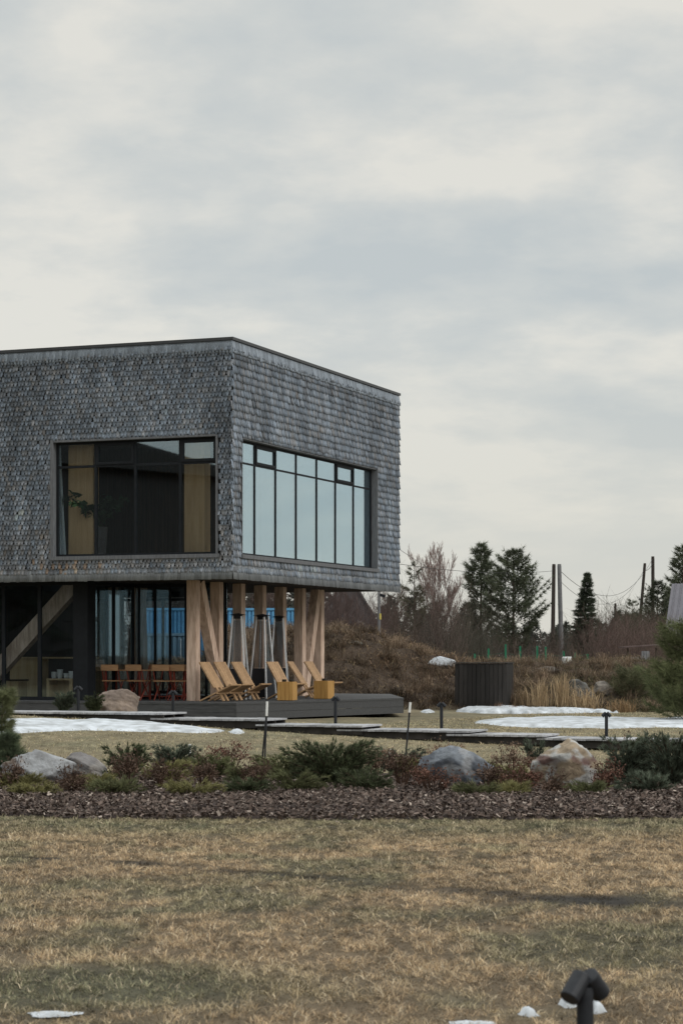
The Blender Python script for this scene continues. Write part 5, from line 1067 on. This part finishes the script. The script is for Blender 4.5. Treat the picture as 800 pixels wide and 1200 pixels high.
# grey roofed house at right
Y = 100; X = PX(776, Y); zg = gz(X, Y); hs = empty('cottage', (X, Y, zg), R(-15), 'cottage with a violet-grey metal roof cut by the right edge', 'house'); ze, zr = ZY(748, Y) - zg, ZY(685, Y) - zg + 0.15
b = MB(); b.box(0.35, 9, 0.35, 6.6, -0.2, ze - 0.02); b.build('wall', M['barnwood'], hs)
b = MB(); dp = 3.4; d = Vector((0, dp, zr - ze)).normalized()
b.add([(0.05, 0, ze), (9.4, 0, ze), (9.4, dp, zr), (0.05, dp, zr), (0.05, 0, ze - 0.08), (9.4, 0, ze - 0.08), (9.4, dp, zr - 0.08), (0.05, dp, zr - 0.08), (0.05, 2 * dp, ze), (9.4, 2 * dp, ze), (0.05, 2 * dp, ze - 0.08), (9.4, 2 * dp, ze - 0.08)],
      [(0, 1, 2, 3), (4, 7, 6, 5), (0, 4, 5, 1), (0, 3, 7, 4), (1, 5, 6, 2), (3, 2, 9, 8), (7, 10, 11, 6), (8, 9, 11, 10), (3, 8, 10, 7), (2, 6, 11, 9)])
k = 0.25
while k < 9.3: b.bar((k, 0.0, ze + 0.02), (k, dp - 0.02, zr + 0.02), 0.03, 0.04); k += 0.28
b.build('roof', M['roof_metal'], hs)
# barn with the steep gable seen under the house
Y = 96; X = PX(411, Y); zg = gz(X, Y) - 0.1; bn = empty('barn', (X, Y, zg), R(3), 'steep gabled weathered grey barn beyond the deck, under the house', 'barn'); h1, h0, hw = ZY(684, Y) - zg, ZY(722, Y) - zg, 1.08
b = MB(); b.prism([(-hw, 0), (hw, 0), (hw, h0), (0.25, h1), (-0.25, h1), (-hw, h0)], 6, 'y', 0.02); b.build('wall', M['barnwood'], bn)
b = MB()
for s in (-1, 1): b.add([(s * (hw + 0.06), -0.1, h0 - 0.05), (s * 0.0, -0.1, h1 + 0.28), (s * 0.0, 6.2, h1 + 0.28), (s * (hw + 0.06), 6.2, h0 - 0.05), (s * (hw + 0.0), -0.1, h0 - 0.1), (0, -0.1, h1 + 0.18), (0, 6.2, h1 + 0.18), (s * hw, 6.2, h0 - 0.1)], [(0, 1, 2, 3), (4, 7, 6, 5), (0, 4, 5, 1), (1, 5, 6, 2), (2, 6, 7, 3), (3, 7, 4, 0)])
b.build('roof', M['barnwood'], bn)
Y = 90; X = PX(416, Y); zg = gz(X, Y) - 0.1; sh = empty('shed', (X, Y, zg), R(-5), 'low dark gabled shed in front of the weathered barn', 'shed'); h1 = ZY(728, Y) - zg; h0 = ZY(742, Y) - zg; b = MB(); b.prism([(-0.75, 0), (0.75, 0), (0.75, h0), (0, h1), (-0.75, h0)], 3, 'y', 0.02); b.build('wall', M['darkplank'], sh)
b = MB()
for s in (-1, 1): b.bar((0, 1.5, h1 + 0.04), (s * 0.85, 1.5, h0 - 0.02), 3.2, 0.05, (0, 0, 1))
b.build('roof', M['barnwood'], sh)
# containers beyond the bank
def container(pa, pb_, yt, Y, depth, m, label, ridges=22, rz=0.0):
    X0, X1 = PX(pa, Y), PX(pb_, Y); zg = gz((X0 + X1) / 2, Y) - 0.05; h = ZY(yt, Y) - zg; o = empty('container', (X0, Y, zg), rz, label, 'container'); W_ = X1 - X0
    b = MB(); n = ridges; b.box(0.05, W_ - 0.05, 0.06, depth, 0.1, h - 0.1)
    for k in range(n): b.box(0.1 + (W_ - 0.2) * k / n, 0.1 + (W_ - 0.2) * (k + 0.55) / n, 0.0, 0.058, 0.13, h - 0.13)
    b.build('body', m, o); b = MB(); b.box(0, W_, -0.03, depth + 0.03, h - 0.098, h).box(0, W_, -0.03, depth + 0.03, 0.0, 0.098).box(0, 0.098, -0.02, 0.05, 0.1, h - 0.1).box(W_ - 0.098, W_, -0.02, 0.05, 0.1, h - 0.1); b.build('frame', m, o)
    b = MB()
    for q in (0.82, 0.9): b.tube([(W_ * q, -0.05, 0.2), (W_ * q, -0.05, h - 0.2)], 0.02, 6)
    b.build('locking_rod', M['steel'], o)
container(160, 349, 712.5, 86, 2.4, M['blue'], 'bright blue corrugated container beyond the bank, seen between the columns', 40)
container(158, 224, 742, 78, 1.5, M['paleblue'], 'pale blue-grey low container seen through the recessed glazing', 10)
# lean-to ruin in the brush at right
Y = 82; X = PX(740, Y); zg = gz(X, Y) - 0.05; o = empty('lean_to', (X, Y, zg), 0, 'low rusty lean-to shelter half hidden in the red brush at the right', 'shelter')
zr = ZY(756, Y) - zg; b = MB(); b.bar((-0.35, 0.6, zr - 0.08), (1.9, 0.6, zr + 0.06), 1.6, 0.04); b.build('roof', M['rust'], o)
for q in (-0.2, 0.9, 1.8): b = MB(); b.box(q, q + 0.07, 0.0, 0.07, 0, zr - 0.12); b.build('post', M['bark'], o)
for (px, h_px, m, lab) in ((744, 10, M['pole_grey'], 'crumpled pale grey sheet leaning under the lean-to, the shorter one'), (757, 17, M['pole_grey'], 'taller pale sheet leaning under the lean-to, the right one')):
    X2 = PX(px, Y - 0.4); z2 = gz(X2, Y - 0.4); hh = ZY(780 - h_px, Y - 0.4) - z2 ; b = MB()
    for k in range(6): b.bar((k * 0.055 - 0.15, 0.02 * (k % 2), 0), (k * 0.05 - 0.14, 0.2 + 0.03 * (k % 2), max(0.3, hh)), 0.055, 0.015)
    q = b.build('metal_sheet', m, None, (X2, Y - 0.4, z2)); tag(q, lab, 'sheet')

# the tall dark house across the lawn that the front windows mirror
o = empty('neighbour_house', (-57, 12, 0), 0, 'tall dark boarded house across the lawn, mirrored in the front upper windows', 'house')
b = MB(); b.box(-12, 0, -19, 19, -0.2, 12.0); b.build('wall', M['darkplank'], o)
b = MB(); b.prism([(-20, 11.9), (20, 11.9), (0.3, 14.75), (-0.3, 14.75)], 13.2, 'x', -12.6); b.build('roof', M['darkplank'], o)
for k in range(4): b = MB(); b.box(0.01, 0.06, -9 + k * 5.4, -7.4 + k * 5.4, 5.0, 6.8); b.build('window', M['frame'], o)
